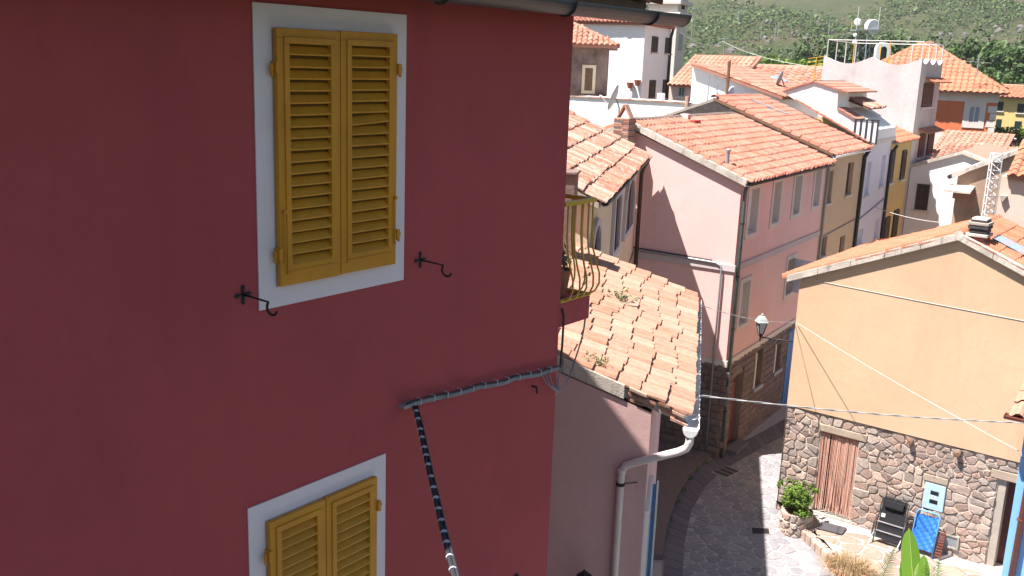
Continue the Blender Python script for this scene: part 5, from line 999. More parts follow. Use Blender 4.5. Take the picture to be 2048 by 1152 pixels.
# ================================================================ street lamp on a bracket
la = V((-8.1, 21.55, 4.03)); lc = V((-8.98, 21.55, 3.86)); lp_ = thing('street_lamp', 'iron street lantern with pale hood on a scrolled bracket at the tan house corner', 'street lamp', la)
mb = MB(); mb.tube([la, lc + UP * .12], .017, 8); sc_ = [lc + V((.25, 0, .05)) + V((math.cos(t) * (.07 - .006 * t), 0, math.sin(t) * (.07 - .006 * t))) for t in [.5 * k for k in range(14)]]; mb.tube([la - V((.25, 0, .0))] + [lc + V((.42, 0, .02))] + sc_, .009, 6); mb.build('bracket', M['iron'], lp_, smooth=True)
mb = MB(); mb.box(Fr(la, (0, 1, 0), (-1, 0, 0)), (-.04, .04), (0, .015), (-.45, .35)); mb.build('wall_plate', M['iron'], lp_)
b0 = lc + UP * .16; mb = MB(); mb.tube([lc + UP * .02, lc + UP * .16], .022, 8); mb.lathe(b0 - UP * .02, [(.03, 0), (.055, .02), (.06, .05), (.05, .06)], 6); mb.build('base', M['iron'], lp_)
mb = MB(); mb.lathe(b0 + UP * .05, [(.065, 0), (.135, .27)], 4); mb.build('lantern_glass', glass('lantern_glass', (.30, .32, .33)), lp_)
for k in range(4): t = math.pi / 2 * k; mb = MB(); mb.tube([b0 + V((math.cos(t) * .068, math.sin(t) * .068, .04)), b0 + V((math.cos(t) * .14, math.sin(t) * .14, .325))], .011, 5); mb.build('corner_bar', M['iron'], lp_)
mb = MB(); mb.lathe(b0 + UP * .32, [(.175, 0), (.18, .015), (.12, .10), (.085, .15), (.03, .16), (.035, .20), (.005, .22)], 4); mb.build('hood', simple('grey_green_hood', (.36, .40, .37), .5), lp_)

# ================================================================ wires across the street
def twisted(name, label, a, b, drop, r, mat='wire', n=90, tw=True):
    pts = sag(a, b, drop, n); mb = MB(); ax = (V(b) - V(a)).normalized(); s_ = ax.cross(UP).normalized(); u = s_.cross(ax)
    for ph in ((0, math.pi) if tw else (0,)):
        mb.tube([p + (s_ * math.cos(k * .55 + ph) + u * math.sin(k * .55 + ph)) * (r * .9 if tw else 0) for k, p in enumerate(pts)], r, 5)
    return tag(mb.build(name, M[mat], None, smooth=True), label, 'wire')
bc = V((-2.55, BY - .02, 0)); p1 = onY(2062, 846, BY - .25); p0 = onZ(1384, 789, 6.22)
twisted('twisted_wire', 'white twisted wire strung low across the street to the blue house', p0, p1, .06, .007)
lamp_a = V((-8.06, 21.36, 4.55)); twisted('lamp_wire', 'thin wire running from the white gutter end over to the tan house corner', sw(.2, TF + .02, 6.2), lamp_a + V((-.06, 0, 0)), .10, .004, 'wire', 40)
p2 = onY(2038, 902, BY - .06); twisted('corner_wire', 'white wire slanting across the tan wall from its corner to the blue house', lamp_a, p2, .05, .0065, 'wire', 70, False)
a_, b_ = rw(.05, 16.6, 5.4), onY(1985, 452, 26.0); twisted('far_wire', 'thin white wire hung from the lilac house across to the lattice mast', rw(.1, 14.0, 5.35), onY(1890, 446, 32), .1, .012, 'wire', 20, False)
# ================================================================ far buildings
def corner(px, py, dep, deg):
    """frames of a far building seen at its nearest vertical corner: front (left of corner) and side (right of corner)"""
    p = at(px, py, dep); e, t = dirs(deg); return V((p.x, p.y, 0)), e, t, p.z
def block(name, label, px, pytop, dep, deg, wl, dr, mat, z0=-.5, ztop=None, cat='house'):
    p, e, t, zt = corner(px, pytop, dep, deg); zt = ztop or zt; r = thing(name, label, cat, p + UP * z0)
    fr = Fr(p - e * wl, e, -t); mb = MB(); wall_open(mb, fr, 0, wl, z0, zt); sd = Fr(p, t, e); wall_open(mb, sd, 0, dr, z0, zt)
    wall_open(mb, Fr(p - e * wl + t * dr, -t, -e), 0, dr, z0, zt); wall_open(mb, Fr(p + t * dr, -e, t), 0, wl, z0, zt); mb.add([fr.p(0, 0, zt), fr.p(wl, 0, zt), fr.p(wl, -dr, zt), fr.p(0, -dr, zt)], [(0, 1, 2, 3)]); mb.build('wall', mat, r); return r, fr, sd, zt
def hip(root, fr, wl, dr, z, over, rise, mat, prof='coppo', tw_=.26, course=.42, seed=1, ridge_along='h', solo=0):
    """hip roof with tiles laid on all four slopes as one stuff part each side"""
    x0, x1, y0, y1 = -over, wl + over, over, -dr - over
    if wl >= dr: k = (dr / 2 + over); A, B_ = (x0 + k, -dr / 2), (x1 - k, -dr / 2)
    else: k = (wl / 2 + over); A, B_ = (wl / 2, y0 - k), (wl / 2, y1 + k)
    P = lambda q, zz: fr.p(q[0], q[1], zz); zt = z + rise; mb = MB(); c = [(x0, y0), (x1, y0), (x1, y1), (x0, y1)]
    bot = [P(q, z) for q in c]; lowr = [p - UP * .12 for p in bot]; a_, b_ = P(A, zt), P(B_, zt); vs = lowr + bot + [a_, b_]
    fl = [(4, 5, 9, 8), (6, 7, 8, 9), (5, 6, 9), (7, 4, 8)] if wl >= dr else [(4, 5, 8), (6, 7, 9), (5, 6, 9, 8), (7, 4, 8, 9)]
    mb.add(vs, [(3, 2, 1, 0), (0, 1, 5, 4), (1, 2, 6, 5), (2, 3, 7, 6), (3, 0, 4, 7)] + fl); rf = mb.build('roof', M['tile'], root)
    for f in fl[:3] if wl >= dr else (fl[0], fl[2]):
        p0, p1 = vs[f[0]], vs[f[1]]; top = vs[f[2]]; u = (p1 - p0).normalized(); L_ = (p1 - p0).length; v = (top - p0) - u * (top - p0).dot(u); sl = v.length; v.normalize(); n = u.cross(v).normalized()
        poly = [vs[i] for i in f]
        def keep(c, poly=poly, n=n):
            for i in range(len(poly)):
                a, b = poly[i], poly[(i + 1) % len(poly)]
                if (b - a).cross(c - a).dot(n) < -.05 * (b - a).length: return False
            return True
        tiles(rf, p0 + UP * .01, u, v, int(L_ / tw_), int(sl / course), tw_, course, prof, mat, keep=keep, solo=solo, seed=seed)
    ridge_tiles(rf, a_, b_, max(2, int((b_ - a_).length / .45)), .14, mat)
    if wl >= dr: ridge_tiles(rf, vs[5], b_, 8, .13, mat); ridge_tiles(rf, vs[4], a_, 8, .13, mat)
    else: ridge_tiles(rf, vs[5], a_, 8, .13, mat); ridge_tiles(rf, vs[4], a_, 8, .13, mat)
    return rf
def slope_roof(root, p0, u, L_, v, sl, mat, tw_=.26, course=.42, seed=1, th=.12, prof='coppo', solo=0, slabm='tile'):
    u, v = V(u).normalized(), V(v).normalized(); mb = MB(); q = [V(p0), V(p0) + u * L_, V(p0) + u * L_ + v * sl, V(p0) + v * sl]; mb.hexa([p - UP * th for p in q] + q); rf = mb.build('roof', M[slabm], root)
    tiles(rf, V(p0) - v * .04, u, v, int(L_ / tw_), int(sl / course), tw_, course, prof, mat, solo=solo, seed=seed); return rf

# big white house
bw, bf, bs_, zt = block('big_white_house', 'big white house with dark brown shutters behind the red house gutter', 1291, 47, 58, 13, 16, 5.5, M['white'])
for a in ((1304, 1316, 72, 105), (1331, 1343, 75, 107), (1299, 1311, 160, 196), (1326, 1338, 159, 195)): far_window(bw, bs_, *a, M['brownwood'])
hip(bw, bf, 16, 5.5, zt + .02, .22, .8, M['tile'], seed=101)
mb = MB(); mb.tube([bs_.p(5.3, .2, zt - .1), bs_.p(5.3, .1, zt - .6), bs_.p(5.3, .1, 0)], .09, 8); mb.build('downpipe', M['blackpipe'], bw, smooth=True)
for px, py in ((1262, 170), (1277, 165)):
    a, c = bf.ac(px, py); mb = MB(); mb.lathe(bf.p(a, .2, c - .2), [(.12, 0), (.22, .35), (.001, .35)], 10); mb.build('wall_pot', M['terracotta'], bw)
# bell tower behind it
bt, b1, b2, zt = block('bell_tower', 'pale bell tower with moulded cornice behind the big white house', 1360, -40, 82, 10, 2.6, 2.6, M['trimw'], cat='tower')
for z in (b1.ac(1340, 28)[1], b1.ac(1340, 5)[1]): mb = MB(); mb.box(b1, (-.35, 2.95), (-2.95, .35), (z - .15, z + .15)); mb.build('cornice', M['trimw'], bt, bevel=.04)
zc_ = b1.ac(1340, 14)[1]; mb = MB(); mb.box(b2, (.9, 1.7), (-.02, .03), (zc_ - .1, zc_ + .5)); mb.build('louvre', M['dark'], bt)
for z in (b1.ac(1350, 100)[1],): mb = MB(); mb.box(b2, (.8, 1.8), (-.02, .03), (z, z + 1.4)); mb.build('opening', M['greypipe'], bt)
# stone house with hipped roof
sh, s1, s2, zt = block('stone_house', 'brown stone house with hipped orange roof, behind the red house corner', 1217, 92, 44, 32, 7, 7, M['rubble'])
far_window(sh, s1, 1171, 1186, 136, 181, M['wood'], surround=M['cream'], sw=.14)
hip(sh, s1, 7, 7.0, zt + .02, .42, 1.75, M['tile'], seed=103, tw_=.24)
# terrace with white wall
tr, t1, t2, zt = block('white_terrace', 'low white roof terrace wall with tiled coping before the big white house', 1381, 208, 39, 4.5, 6, 2.5, M['white'], cat='terrace')
coping(tr, t1, [(0, zt), (6, zt)], .35, .06, M['tileworn'], .35)
for k in (0, 3): a, c = t1.ac(1247 + 22 * k, 200); mb = MB(); mb.box(t1.sh(a, -.4, zt), (-.12, .12), (-.12, .12), (0, .35)); mb.build('pier', M['white'], tr)
mb = MB(); mb.tube([t1.p(5.9, .1, zt - 1.0), t1.p(5.9, .1, zt + .30)], .09, 8); mb.build('corner_post', M['tileworn'], tr)
def dish(name, label, c, ax, r, arm=None, mat='curtain', depth=.22, mount=None):
    t = thing(name, label, 'satellite dish', V(c) - UP * r); ax = V(ax).normalized(); prof = [(r * k / 6, depth * r * (k / 6) ** 2) for k in range(1, 7)]; prof = [(.01, 0)] + prof + [(r * .97, depth * r + .02)] + [(r * .97 * k / 6, depth * r * (k / 6) ** 2 + .02) for k in (5, 3, 1)]
    mb = MB(); mb.lathe(c, prof, 20, ax); mb.build('reflector', M[mat], t, smooth=True)
    q = V(c) + ax * r * 1.2 - UP * r * .25; mb = MB(); mb.tube([V(c) - UP * r * .9 + ax * .1, q], .012, 6); mb.lathe(q - ax * .05, [(.035, 0), (.035, .10)], 8, ax); mb.build('receiver', M['whitemetal'], t)
    mb = MB(); mb.tube([V(c) - ax * .02, V(c) - ax * .15 - UP * r * .6, V(c) - ax * .15 - UP * (mount or r * 1.5)], .03, 6); mb.build('mast', M['greypipe'], t); return t
dish('satellite_dish', 'large grey satellite dish in front of the stone house', at(1232, 197, 36), (-.85, -.35, .3), .50, mat='steel' if 0 else 'greypipe'); dish('satellite_dish', 'small dark satellite dish above the white gable roofs, beside the long roof', at(1563, 158, 44), (-.9, -.2, .3), .38, mat='greypipe', mount=.8); dish('satellite_dish', 'pale satellite dish against the white side wall behind the beige roof', at(1464, 192, 40), (-.95, -.1, .2), .40)
# white lean-to house with sloped verge
lt_p = at(1540, 215, 42); ge, gt_ = dirs(4.5); lf = Fr(V((lt_p.x, lt_p.y, 0)) - ge * 8, ge, -gt_); lh = thing('white_leanto_house', 'white house with a long verge sloping down right behind the beige roof', 'house', lf.p(3, 0, 0))
tl, tr_ = lf.ac(1386, 130), lf.ac(1562, 194); al = tl[0]; mb = MB(); mb.prism([lf.p(al, 0, -.5), lf.p(tr_[0], 0, -.5), lf.p(tr_[0], 0, tr_[1]), lf.p(al, 0, tl[1])], -lf.n * 6); mb.build('wall', M['white'], lh)
d = lf.p(al, .25, tl[1] + .05) - lf.p(tr_[0] + .15, .25, tr_[1]); slope_roof(lh, lf.p(tr_[0] + .15, .25, tr_[1] + .02), -lf.n, 6.4, d, d.length, M['tile'], .26, .42, 107)
# house behind it whose roof faces us
rh_p = at(1475, 168, 54); f = Fr(V((rh_p.x, rh_p.y, 0)) - ge * 9, ge, -gt_); a0, z0 = f.ac(1340, 168); a1, _ = f.ac(1474, 168); _, z1 = f.ac(1400, 116); rh = thing('back_tiled_house', 'house with pale orange tile roof facing the viewer, right of the white house', 'house', f.p(a0, 0, 0))
mb = MB(); mb.box(f, (a0, a1), (-6, 0), (-.5, z0 - .12)); mb.build('wall', M['sand'], rh); far_window(rh, f, 1358, 1371, 173, 193, M['greypipe'], closed=False)
v = f.p(0, -3.6, (z1 - z0) * 1.15) - f.p(0, 0, 0); slope_roof(rh, f.p(a0, .3, z0), f.h, a1 - a0 + .1, v, v.length, M['tileold'], .28, .42, 109)
# long ribbed roof
lr_p = at(1645, 190, 50); f = Fr(V((lr_p.x, lr_p.y, 0)) - ge * 9, ge, -gt_); a0, z0 = f.ac(1470, 192); a1, _ = f.ac(1650, 192); _, z1 = f.ac(1560, 140); lr = thing('long_roof_house', 'long low house with ribbed orange roof left of the grey tower house', 'house', f.p(a0, 0, 0))
mb = MB(); mb.box(f, (a0, a1), (-7, 0), (-.5, z0 - .12)); mb.build('wall', M['white'], lr); v = f.p(0, -3.4, (z1 - z0) * 1.2) - f.p(0, 0, 0); slope_roof(lr, f.p(a0, .2, z0), f.h, a1 - a0 + .1, v, v.length, M['tile'], .42, .30, 111)
ch = at(1497, 150, 48); c_ = thing('striped_chimney', 'white chimney with dark louvre slots before the long ribbed roof', 'chimney', ch - UP * .6); mb = MB(); mb.box(Fr(ch, ge, -gt_), (-.22, .22), (-.22, .22), (-.9, .35)); mb.build('stack', M['white'], c_)
for k in range(4): mb = MB(); mb.box(Fr(ch, ge, -gt_), (-.24, .24), (-.24, .24), (-.25 + .13 * k, -.19 + .13 * k)); mb.build('slot', M['gutter'], c_)
mb = MB(); mb.box(Fr(ch, ge, -gt_), (-.3, .3), (-.3, .3), (.35, .42)); mb.build('cap', M['tileworn'], c_)
q = at(1535, 160, 46); mb = MB(); d = at(1560, 172, 46); mb.prism([q, d, d + V((.15, .5, .2)), q + V((.15, .5, .2))], UP * .06); tag(mb.build('solar_panel', M['solar']), 'slim grey-blue solar panel on the lean-to roof behind the beige house', 'panel')
# antenna poles
def antenna(name, label, px, py0, py1, dep, mat, r=.03, bars=()):
    t = thing(name, label, 'antenna', at(px, py1, dep)); a, b = at(px, py1, dep), at(px, py0, dep); b = V((a.x, a.y, b.z)); mb = MB(); mb.tube([a, b], r, 6); mb.build('pole', M[mat], t)
    for f, l, dz in bars: c = a.lerp(b, f); mb = MB(); mb.tube([c - rx * l, c + rx * l + UP * dz], r * .5, 5); mb.build('crossbar', M[mat], t)
    return t
antenna('rusty_pole', 'rusty brown pole rising before the white lean-to house', 1452, 122, 205, 37, 'wood', .06, ((.6, .12, 0),))['category'] = 'pole'
antenna('aerial', 'thin grey aerial with one crossbar on the white lean-to wall', 1414, 140, 212, 38, 'greypipe', .02, ((.35, .5, 0),))
antenna('aerial', 'yellow-tipped television aerial beside the left edge of the grey tower house', 1628, 115, 165, 40, 'ironyel', .025, ((.95, .35, .1), (.8, .3, .1), (.65, .3, .1)))
antenna('aerial', 'slanted thin aerial on a bracket before the white lean-to wall', 1432, 165, 210, 38, 'greypipe', .018, ((.9, .15, -.5),))
antenna('aerial', 'thin aerial on the hipped roof of the orange-red house', 1953, 110, 152, 60, 'greypipe', .035, ((.7, .7, -.1),))
# orange-red house with hip roof
og, o1, o2, zt = block('orange_red_house', 'orange-red house with pale quoins and large hipped roof, right of the grey tower house', 1997, 187, 60, 11.5, 9.5, 9, M['orange'])
zb = o1.ac(1950, 190)[1]; mb = MB(); zq = o1.ac(1950, 204)[1]; mb.box(o1, (-.1, 9.55), (-9.1, .06), (zq, zt)); mb.build('cornice_band', M['trimw'], og)
far_window(og, o1, 1939, 1963, 211, 247, M['trimw'], surround=M['trimw'], sw=.28, closed=False, pane=simple('pale_blue_pane', (.24, .28, .34), .3)); z0 = o1.ac(1950, 268)[1]; mb = MB(); mb.box(o1, (-.1, 9.56), (-9, .05), (z0 - 1.2, z0)); mb.build('plinth', M['trimw'], og)
k = 0; z = z0
while z < zq - .3: l = .46 if k % 2 else .30; mb = MB(); mb.box(o1, (9.5 - l, 9.555), (.001, .05), (z + .02, z + .42)); mb.build('quoin', M['trimw'], og); z += .44; k += 1
hip(og, o1, 9.5, 9.0, zt + .02, .55, 3.0, M['tilenew'], seed=113, tw_=.36, course=.45)
# yellow house far right
yf_, y1, y2, zt = block('far_yellow_house', 'far yellow house with dark green shutters at the right edge', 2085, 197, 84, 3, 7.0, 8, M['yel'])
for a in ((1996, 2008, 203, 222), (2036, 2050, 207, 226), (1993, 2004, 238, 256), (2030, 2044, 242, 258)): far_window(yf_, y1, *a, M['greenwood'])
v = V((0, 4.0, 1.0)); slope_roof(yf_, y1.p(-.3, .4, zt), y1.h, 7.6, v, 4.4, M['tilenew'], .4, .5, 115)
# low roofs between
def low_roof(name, label, px0, px1, pye, pyr, dep, mat, seed, wallm='sand', deg=4.5, run=3.4, tw_=.26):
    e, t = dirs(deg); p = at(px0, pye, dep); f = Fr(V((p.x, p.y, 0)), e, -t); a1, _ = f.ac(px1, pye); z0 = p.z; z1 = onP((px0 + px1) / 2, pyr, f.p(0, -run, 0), -t).z
    r = thing(name, label, 'house', f.p(0, 0, -.5)); mb = MB(); mb.box(f, (0, a1), (-run - 3, 0), (-.5, z0 - .1)); mb.build('wall', M[wallm], r); v = f.p(0, -run, z1 - z0) - f.p(0, 0, 0); slope_roof(r, f.p(-.1, .15, z0), f.h, a1 + .2, v, v.length, mat, tw_, .42, seed); return r, f
low_roof('low_tiled_house', 'low house with pinkish tile roof below the orange-red house', 1868, 2005, 300, 262, 50, M['tileold'], 117)
low_roof('low_orange_house', 'low house with bright orange roof and black flue behind the white gabled house', 1865, 2035, 335, 288, 46, M['tile'], 119, 'grey')
q = at(1964, 297, 48); t = thing('black_flue', 'short black chimney flue on the bright orange low roof', 'flue', q - UP * .4); mb = MB(); mb.tube([q - UP * .6, q], .22, 10); mb.build('pipe', M['blackpipe'], t); mb = MB(); mb.lathe(q, [(.18, 0), (.18, .15), (.06, .3)], 10); mb.build('cap', M['tileworn'], t)
# rubble barn with rising verge
br_p = at(2060, 450, 34); f = Fr(V((br_p.x, br_p.y, 0)) - ge * 6, ge, -gt_); a0, z0 = f.ac(1912, 352); a1, z1 = f.ac(2075, 290); bn_ = thing('rubble_barn', 'brown rubble-walled house whose cement verge rises to the right edge', 'house', f.p(a0, 0, 0))
mb = MB(); mb.prism([f.p(a0 + .06, 0, -.5), f.p(a1, 0, -.5), f.p(a1, 0, z1), f.p(a0 + .06, 0, z0)], -f.n * 6); mb.build('wall', M['barn'], bn_)
mb = MB(); mb.prism([f.p(a0 - .12, .16, z0 - .06), f.p(a1, .16, z1 - .06), f.p(a1, .16, z1 + .10), f.p(a0 - .12, .16, z0 + .10)], -f.n * 6.3); rf = mb.build('roof', M['verge'], bn_)
mb = MB(); mb.tube([f.p(a0 - .18, .2, z0 - .03), f.p(a0 - .18, -6, z0 - .03)], .08, 8); mb.build('gutter', M['gutter'], bn_)
a2, z2 = f.ac(1897, 374); a3, _ = f.ac(1950, 374); mb = MB(); mb.prism([f.p(a2, .001, z2 + .12), f.p(a2, .85, z2 - .02), f.p(a2, .85, z2 - .09), f.p(a2, .001, z2 + .03)], f.h * (a3 - a2)); mb.build('canopy', M['verge'], bn_)
mb = MB(); a4, z4 = f.ac(1908, 378); a5, z5 = f.ac(1947, 400); mb.box(f, (a4, a5), (.001, .12), (z5, z4)); mb.build('niche_block', plaster('faded_red_block', (.34, .18, .13), .15, .4, .8), bn_)
# sand-coloured house behind the tan roof
q = at(2003, 352, 27.5); f = Fr(V((q.x, q.y, 0)), ge, -gt_); sd_ = thing('sand_house', 'sand-coloured house with a corner of orange roof behind the tan house ridge', 'house', f.p(0, 0, 0)); mb = MB(); mb.box(f, (0, 5), (-5, 0), (-.5, q.z)); mb.build('wall', M['sand'], sd_)
v = f.p(0, -2.5, .9) - f.p(0, 0, 0); slope_roof(sd_, f.p(.15, .1, q.z + .05), f.h, 5, v, 2.6, M['tilenew'], .26, .36, 121)
a, c = f.ac(2007, 395); mb = MB(); mb.prism([f.p(a - .1, .001, c + .06), f.p(a + .1, .001, c + .06), f.p(a, .001, c - .12)], -f.n * -.12); mb.build('wall_spout', M['cement'], sd_)
# lattice mast
mp = at(1962, 440, 25.6); mt = thing('lattice_mast', 'white triangular lattice mast standing behind the tan house roof', 'mast', mp - UP * .3); mz = at(1985, 304, 25.6).z; R3 = [V((math.cos(a), math.sin(a), 0)) * .17 for a in (.4, 2.5, 4.6)]; mp = mp + V((.12, 0, 0))
for v in R3: mb = MB(); mb.tube([mp + v - UP * .5, V((mp.x, mp.y, mz)) + v], .016, 6); mb.build('leg', M['whitemetal'], mt)
n = 8; h = (mz - mp.z) / n
for k in range(n + 1):
    for i in range(3):
        a, b = mp + R3[i] + UP * h * k, mp + R3[(i + 1) % 3] + UP * h * k; mb = MB(); mb.tube([a, b], .009, 5); mb.build('ring_bar', M['whitemetal'], mt)
        if k < n: mb = MB(); mb.tube([a, b + UP * h], .009, 5); mb.build('brace', M['whitemetal'], mt)

# ================================================================ terrain and hill
def hz(x, y):
    az = math.degrees(math.atan2(x, y)); d = math.hypot(x, y); s_ = max(0.0, min(1.0, (d - 85) / 70)); w_ = 1 / (1 + math.exp(-(60 - abs(az + 20)) / 8))
    b = 2.5 * s_ + max(0, d - 120) * .052 + max(0, d - 250) * .06 + max(0, d - 420) * .06
    b += (2.2 * math.sin(x * .028 + 1.3) * math.cos(y * .021) + 1.6 * math.sin(x * .061 + y * .047)) * s_ * min(1.6, d / 200)
    return -.42 + b * w_ * (1 if d < 900 else 1)
mb = MB(); na, nd = 120, 70; ds = [0.0] + [14 * (1.075 ** k) for k in range(nd - 1)]
for j in range(nd):
    for i in range(na): a = 2 * math.pi * i / na; x, y = math.sin(a) * ds[j], math.cos(a) * ds[j]; mb.v.append((x, y, hz(x, y)))
for j in range(nd - 1):
    for i in range(na): mb.f.append((j * na + i, j * na + (i + 1) % na, (j + 1) * na + (i + 1) % na, (j + 1) * na + i)); mb.a.append(0)
m, N, L, bs = mat_new('hillside'); p = coords(N, L); f1 = noise(N, L, p, .018, 8, .65); f2 = noise(N, L, p, .7, 12, .8); f3 = noise(N, L, p, .05, 7, .7, .6)
c = ramp(N, L, f2, [(.30, (.030, .046, .018)), (.48, (.05, .062, .025)), (.60, (.085, .07, .04)), (.74, (.13, .098, .07))]); c = mix(N, L, ramp(N, L, f3, [(.50, (0, 0, 0)), (.64, (.8, .8, .8))]), c, (.10, .072, .048)); c = mix(N, L, ramp(N, L, f1, [(.42, (.75, .75, .75)), (.62, (0, 0, 0))]), c, (.038, .055, .022))
L.new(c, bs.inputs['Base Color']); bs.inputs['Roughness'].default_value = 1; bs.inputs['Specular IOR Level'].default_value = .1; bump(N, L, bs, f2, .8, .8); M['hill'] = m
mb.build('ground', m, None, smooth=True, kind='structure')
R = random.Random(99); shr = MB(); rocks = MB()
def spot(px_lo, px_hi, d0, d1, p=1.0):
    d = d0 + (d1 - d0) * R.random() ** p; px = R.uniform(px_lo, px_hi); az = math.atan2((px - CX) / FPX, 1.0) - math.radians(37.72); return math.sin(az) * d, math.cos(az) * d, d
def dens(x, y, d):   # patches of thick and thin growth
    return math.sin(x * .035 + 2) * math.sin(y * .03 + .6) + .6 * math.sin(x * .09 - y * .075) + .4 * math.sin(x * .21 + y * .17)
for k in range(17000):
    x, y, d = spot(1260, 2140, 84, 500, 1.0); g = dens(x, y, d); bare = .55 if d < 175 else (-.05 if d < 260 else .3)
    if g > bare and R.random() < .8: continue
    r = R.uniform(.4, .95) * (1 + d / 500) * (1.6 if R.random() < .12 else 1); z = hz(x, y); cb_ = R.random() ** 1.3 * (1.0 if d < 190 else .6); c = V((x, y, z + r * .3)); n = max(7, int(20 - d / 30))
    for _ in range(n):
        dd = V((R.gauss(0, 1), R.gauss(0, 1), abs(R.gauss(0, .8)))).normalized(); p = c + V((dd.x * r, dd.y * r, dd.z * r * .8)) * R.uniform(.45, 1.05); nn = (dd + V((R.uniform(-.6, .6), R.uniform(-.6, .6), R.uniform(-.1, .6)))).normalized(); t = nn.orthogonal().normalized(); b = nn.cross(t); s_ = r * R.uniform(.18, .38)
        shr.add([p - t * s_, p + b * s_ * .8, p + t * s_, p - b * s_ * .8], [(0, 1, 2, 3)], max(0, min(1, cb_ * .8 + R.uniform(-.12, .25))))
M['maquis'] = leafmat('maquis_leaf', (.038, .074, .018), (.12, .175, .042), .18); tag(shr.build('hillside_scrub', M['maquis'], None, kind='stuff'), 'dense green maquis scrub covering the hillside', 'scrub')
for k in range(700):
    x, y, d = spot(1340, 2120, 150, 420); g = dens(x, y, d)
    if g < .0: continue
    r = R.uniform(.25, .9) * (d / 260) * (2.0 if R.random() < .06 else 1); z = hz(x, y); vs = []
    for s_, h in ((1, -.3), (.85, .5), (.4, .9)):
        for i in range(6): a = i * math.pi / 3 + R.uniform(-.25, .25); rr = r * s_ * R.uniform(.7, 1.2); vs.append((x + math.cos(a) * rr, y + math.sin(a) * rr, z + r * h * R.uniform(.7, 1.15)))
    vs.append((x, y, z + r * .95)); rocks.add(vs, [(l * 6 + i, l * 6 + (i + 1) % 6, l * 6 + 6 + (i + 1) % 6, l * 6 + 6 + i) for l in (0, 1) for i in range(6)] + [(12 + i, 12 + (i + 1) % 6, 18) for i in range(6)], R.uniform(.02, .98))
M['rock'] = pieces('granite_outcrop', [(.115, .108, .10), (.09, .083, .078), (.135, .122, .11), (.11, .09, .075)], fine=1.5, bmp=.8); tag(rocks.build('rock_outcrop', M['rock'], None, kind='stuff'), 'grey-pink granite rocks scattered over the upper hillside', 'rocks')
# trees one can tell apart, in front of the hill
def tree(label, px, pyt, dep, hgt, rad, seed, dark=True):
    top = at(px, pyt, dep); x, y = top.x, top.y; z = max(hz(x, y), top.z - hgt); R = random.Random(seed); hgt = top.z - z; t = thing('tree', label, 'tree', (x, y, z), 'trees at the foot of the hill')
    mb = MB(); mb.tube([(x, y, z - .5), (x + .1, y, z + hgt * .4), (x, y, z + hgt * .75)], [rad * .09, rad * .06, rad * .03], 7)
    for k in range(5): a = R.uniform(0, 6.28); mb.tube([(x, y, z + hgt * R.uniform(.3, .55)), (x + math.cos(a) * rad * .6, y + math.sin(a) * rad * .6, z + hgt * R.uniform(.55, .8))], [rad * .035, rad * .012], 5)
    mb.build('trunk', M['wood'], t); mb = MB(); leaves(mb, (x, y, z + hgt * .62), (rad, rad, hgt * .40), 520, rad * .09, R, .4, .7, .3, lobes=14)
    for k in range(7): a = R.uniform(0, 6.28); leaves(mb, (x + math.cos(a) * rad * .65, y + math.sin(a) * rad * .65, z + hgt * R.uniform(.45, .85)), (rad * .4, rad * .4, hgt * .14), 110, rad * .085, R, .3, .7, .3)
    mb.build('crown', M['leafdark'] if dark else M['leaf'], t)
TR = [('dark pine just left of the radio mast', 1640, 62, 150, 9, 3.4), ('dark tree directly behind the radio mast', 1700, 58, 150, 9, 3.2), ('dark round tree right of the big drum antenna', 1765, 64, 152, 8, 3.6), ('dark tree in the middle of the row right of the radio mast', 1808, 70, 150, 8, 3.2), ('low dark tree above the hipped orange roof', 1880, 72, 150, 9, 3.4),
      ('broad pine at the right, above the hipped roof end', 1975, 70, 130, 10, 4.4), ('tall dark pine nearest the right edge', 2035, 78, 120, 10, 4.2), ('dark cypress-like tree behind the orange-red house ridge', 1992, 128, 95, 7, 2.2), ('bushy tree above the far yellow house', 2030, 140, 100, 6, 2.6), ('leafy tree behind the long ribbed roof', 1578, 112, 92, 5, 3.4), ('dark leafy tree at the left end of the long ribbed roof', 1530, 118, 96, 4.5, 2.8), ('small round tree left of the grey tower house', 1618, 120, 96, 4, 2.2)]
for k, (lb, px, py, dep, hg, rd) in enumerate(TR): tree(lb, px, py, dep, hg, rd, 300 + k, k not in (9, 11))
bq = at(2030, 262, 70); mb = MB(); R = random.Random(55)
hd = thing('garden_hedge', 'green garden hedge with pink flowers below the far yellow house', 'hedge', bq - UP * 2)
for k in range(9): leaves(mb, at(1990 + 9 * k, 272 + R.uniform(-5, 8), 68), (.9, .9, .7), 170, .12, R, .3, .7, .3)
mb.build('foliage', M['leaf'], hd); mb = MB(); leaves(mb, at(2022, 285, 65), (.8, .6, .4), 60, .09, R); mb.build('blossom', simple('pink_blossom', (.5, .2, .28), .8), hd)
mb = MB(); q = at(2020, 300, 60); mb.tube([at(2000, 275, 60), at(2000, 300, 60)], .06, 6); mb.tube([at(2000, 273, 60), at(2032, 278, 60)], .05, 6); tag(mb.build('garden_rail', M['whitemetal']), 'thin pale pipe rail in front of the garden hedge', 'rail')
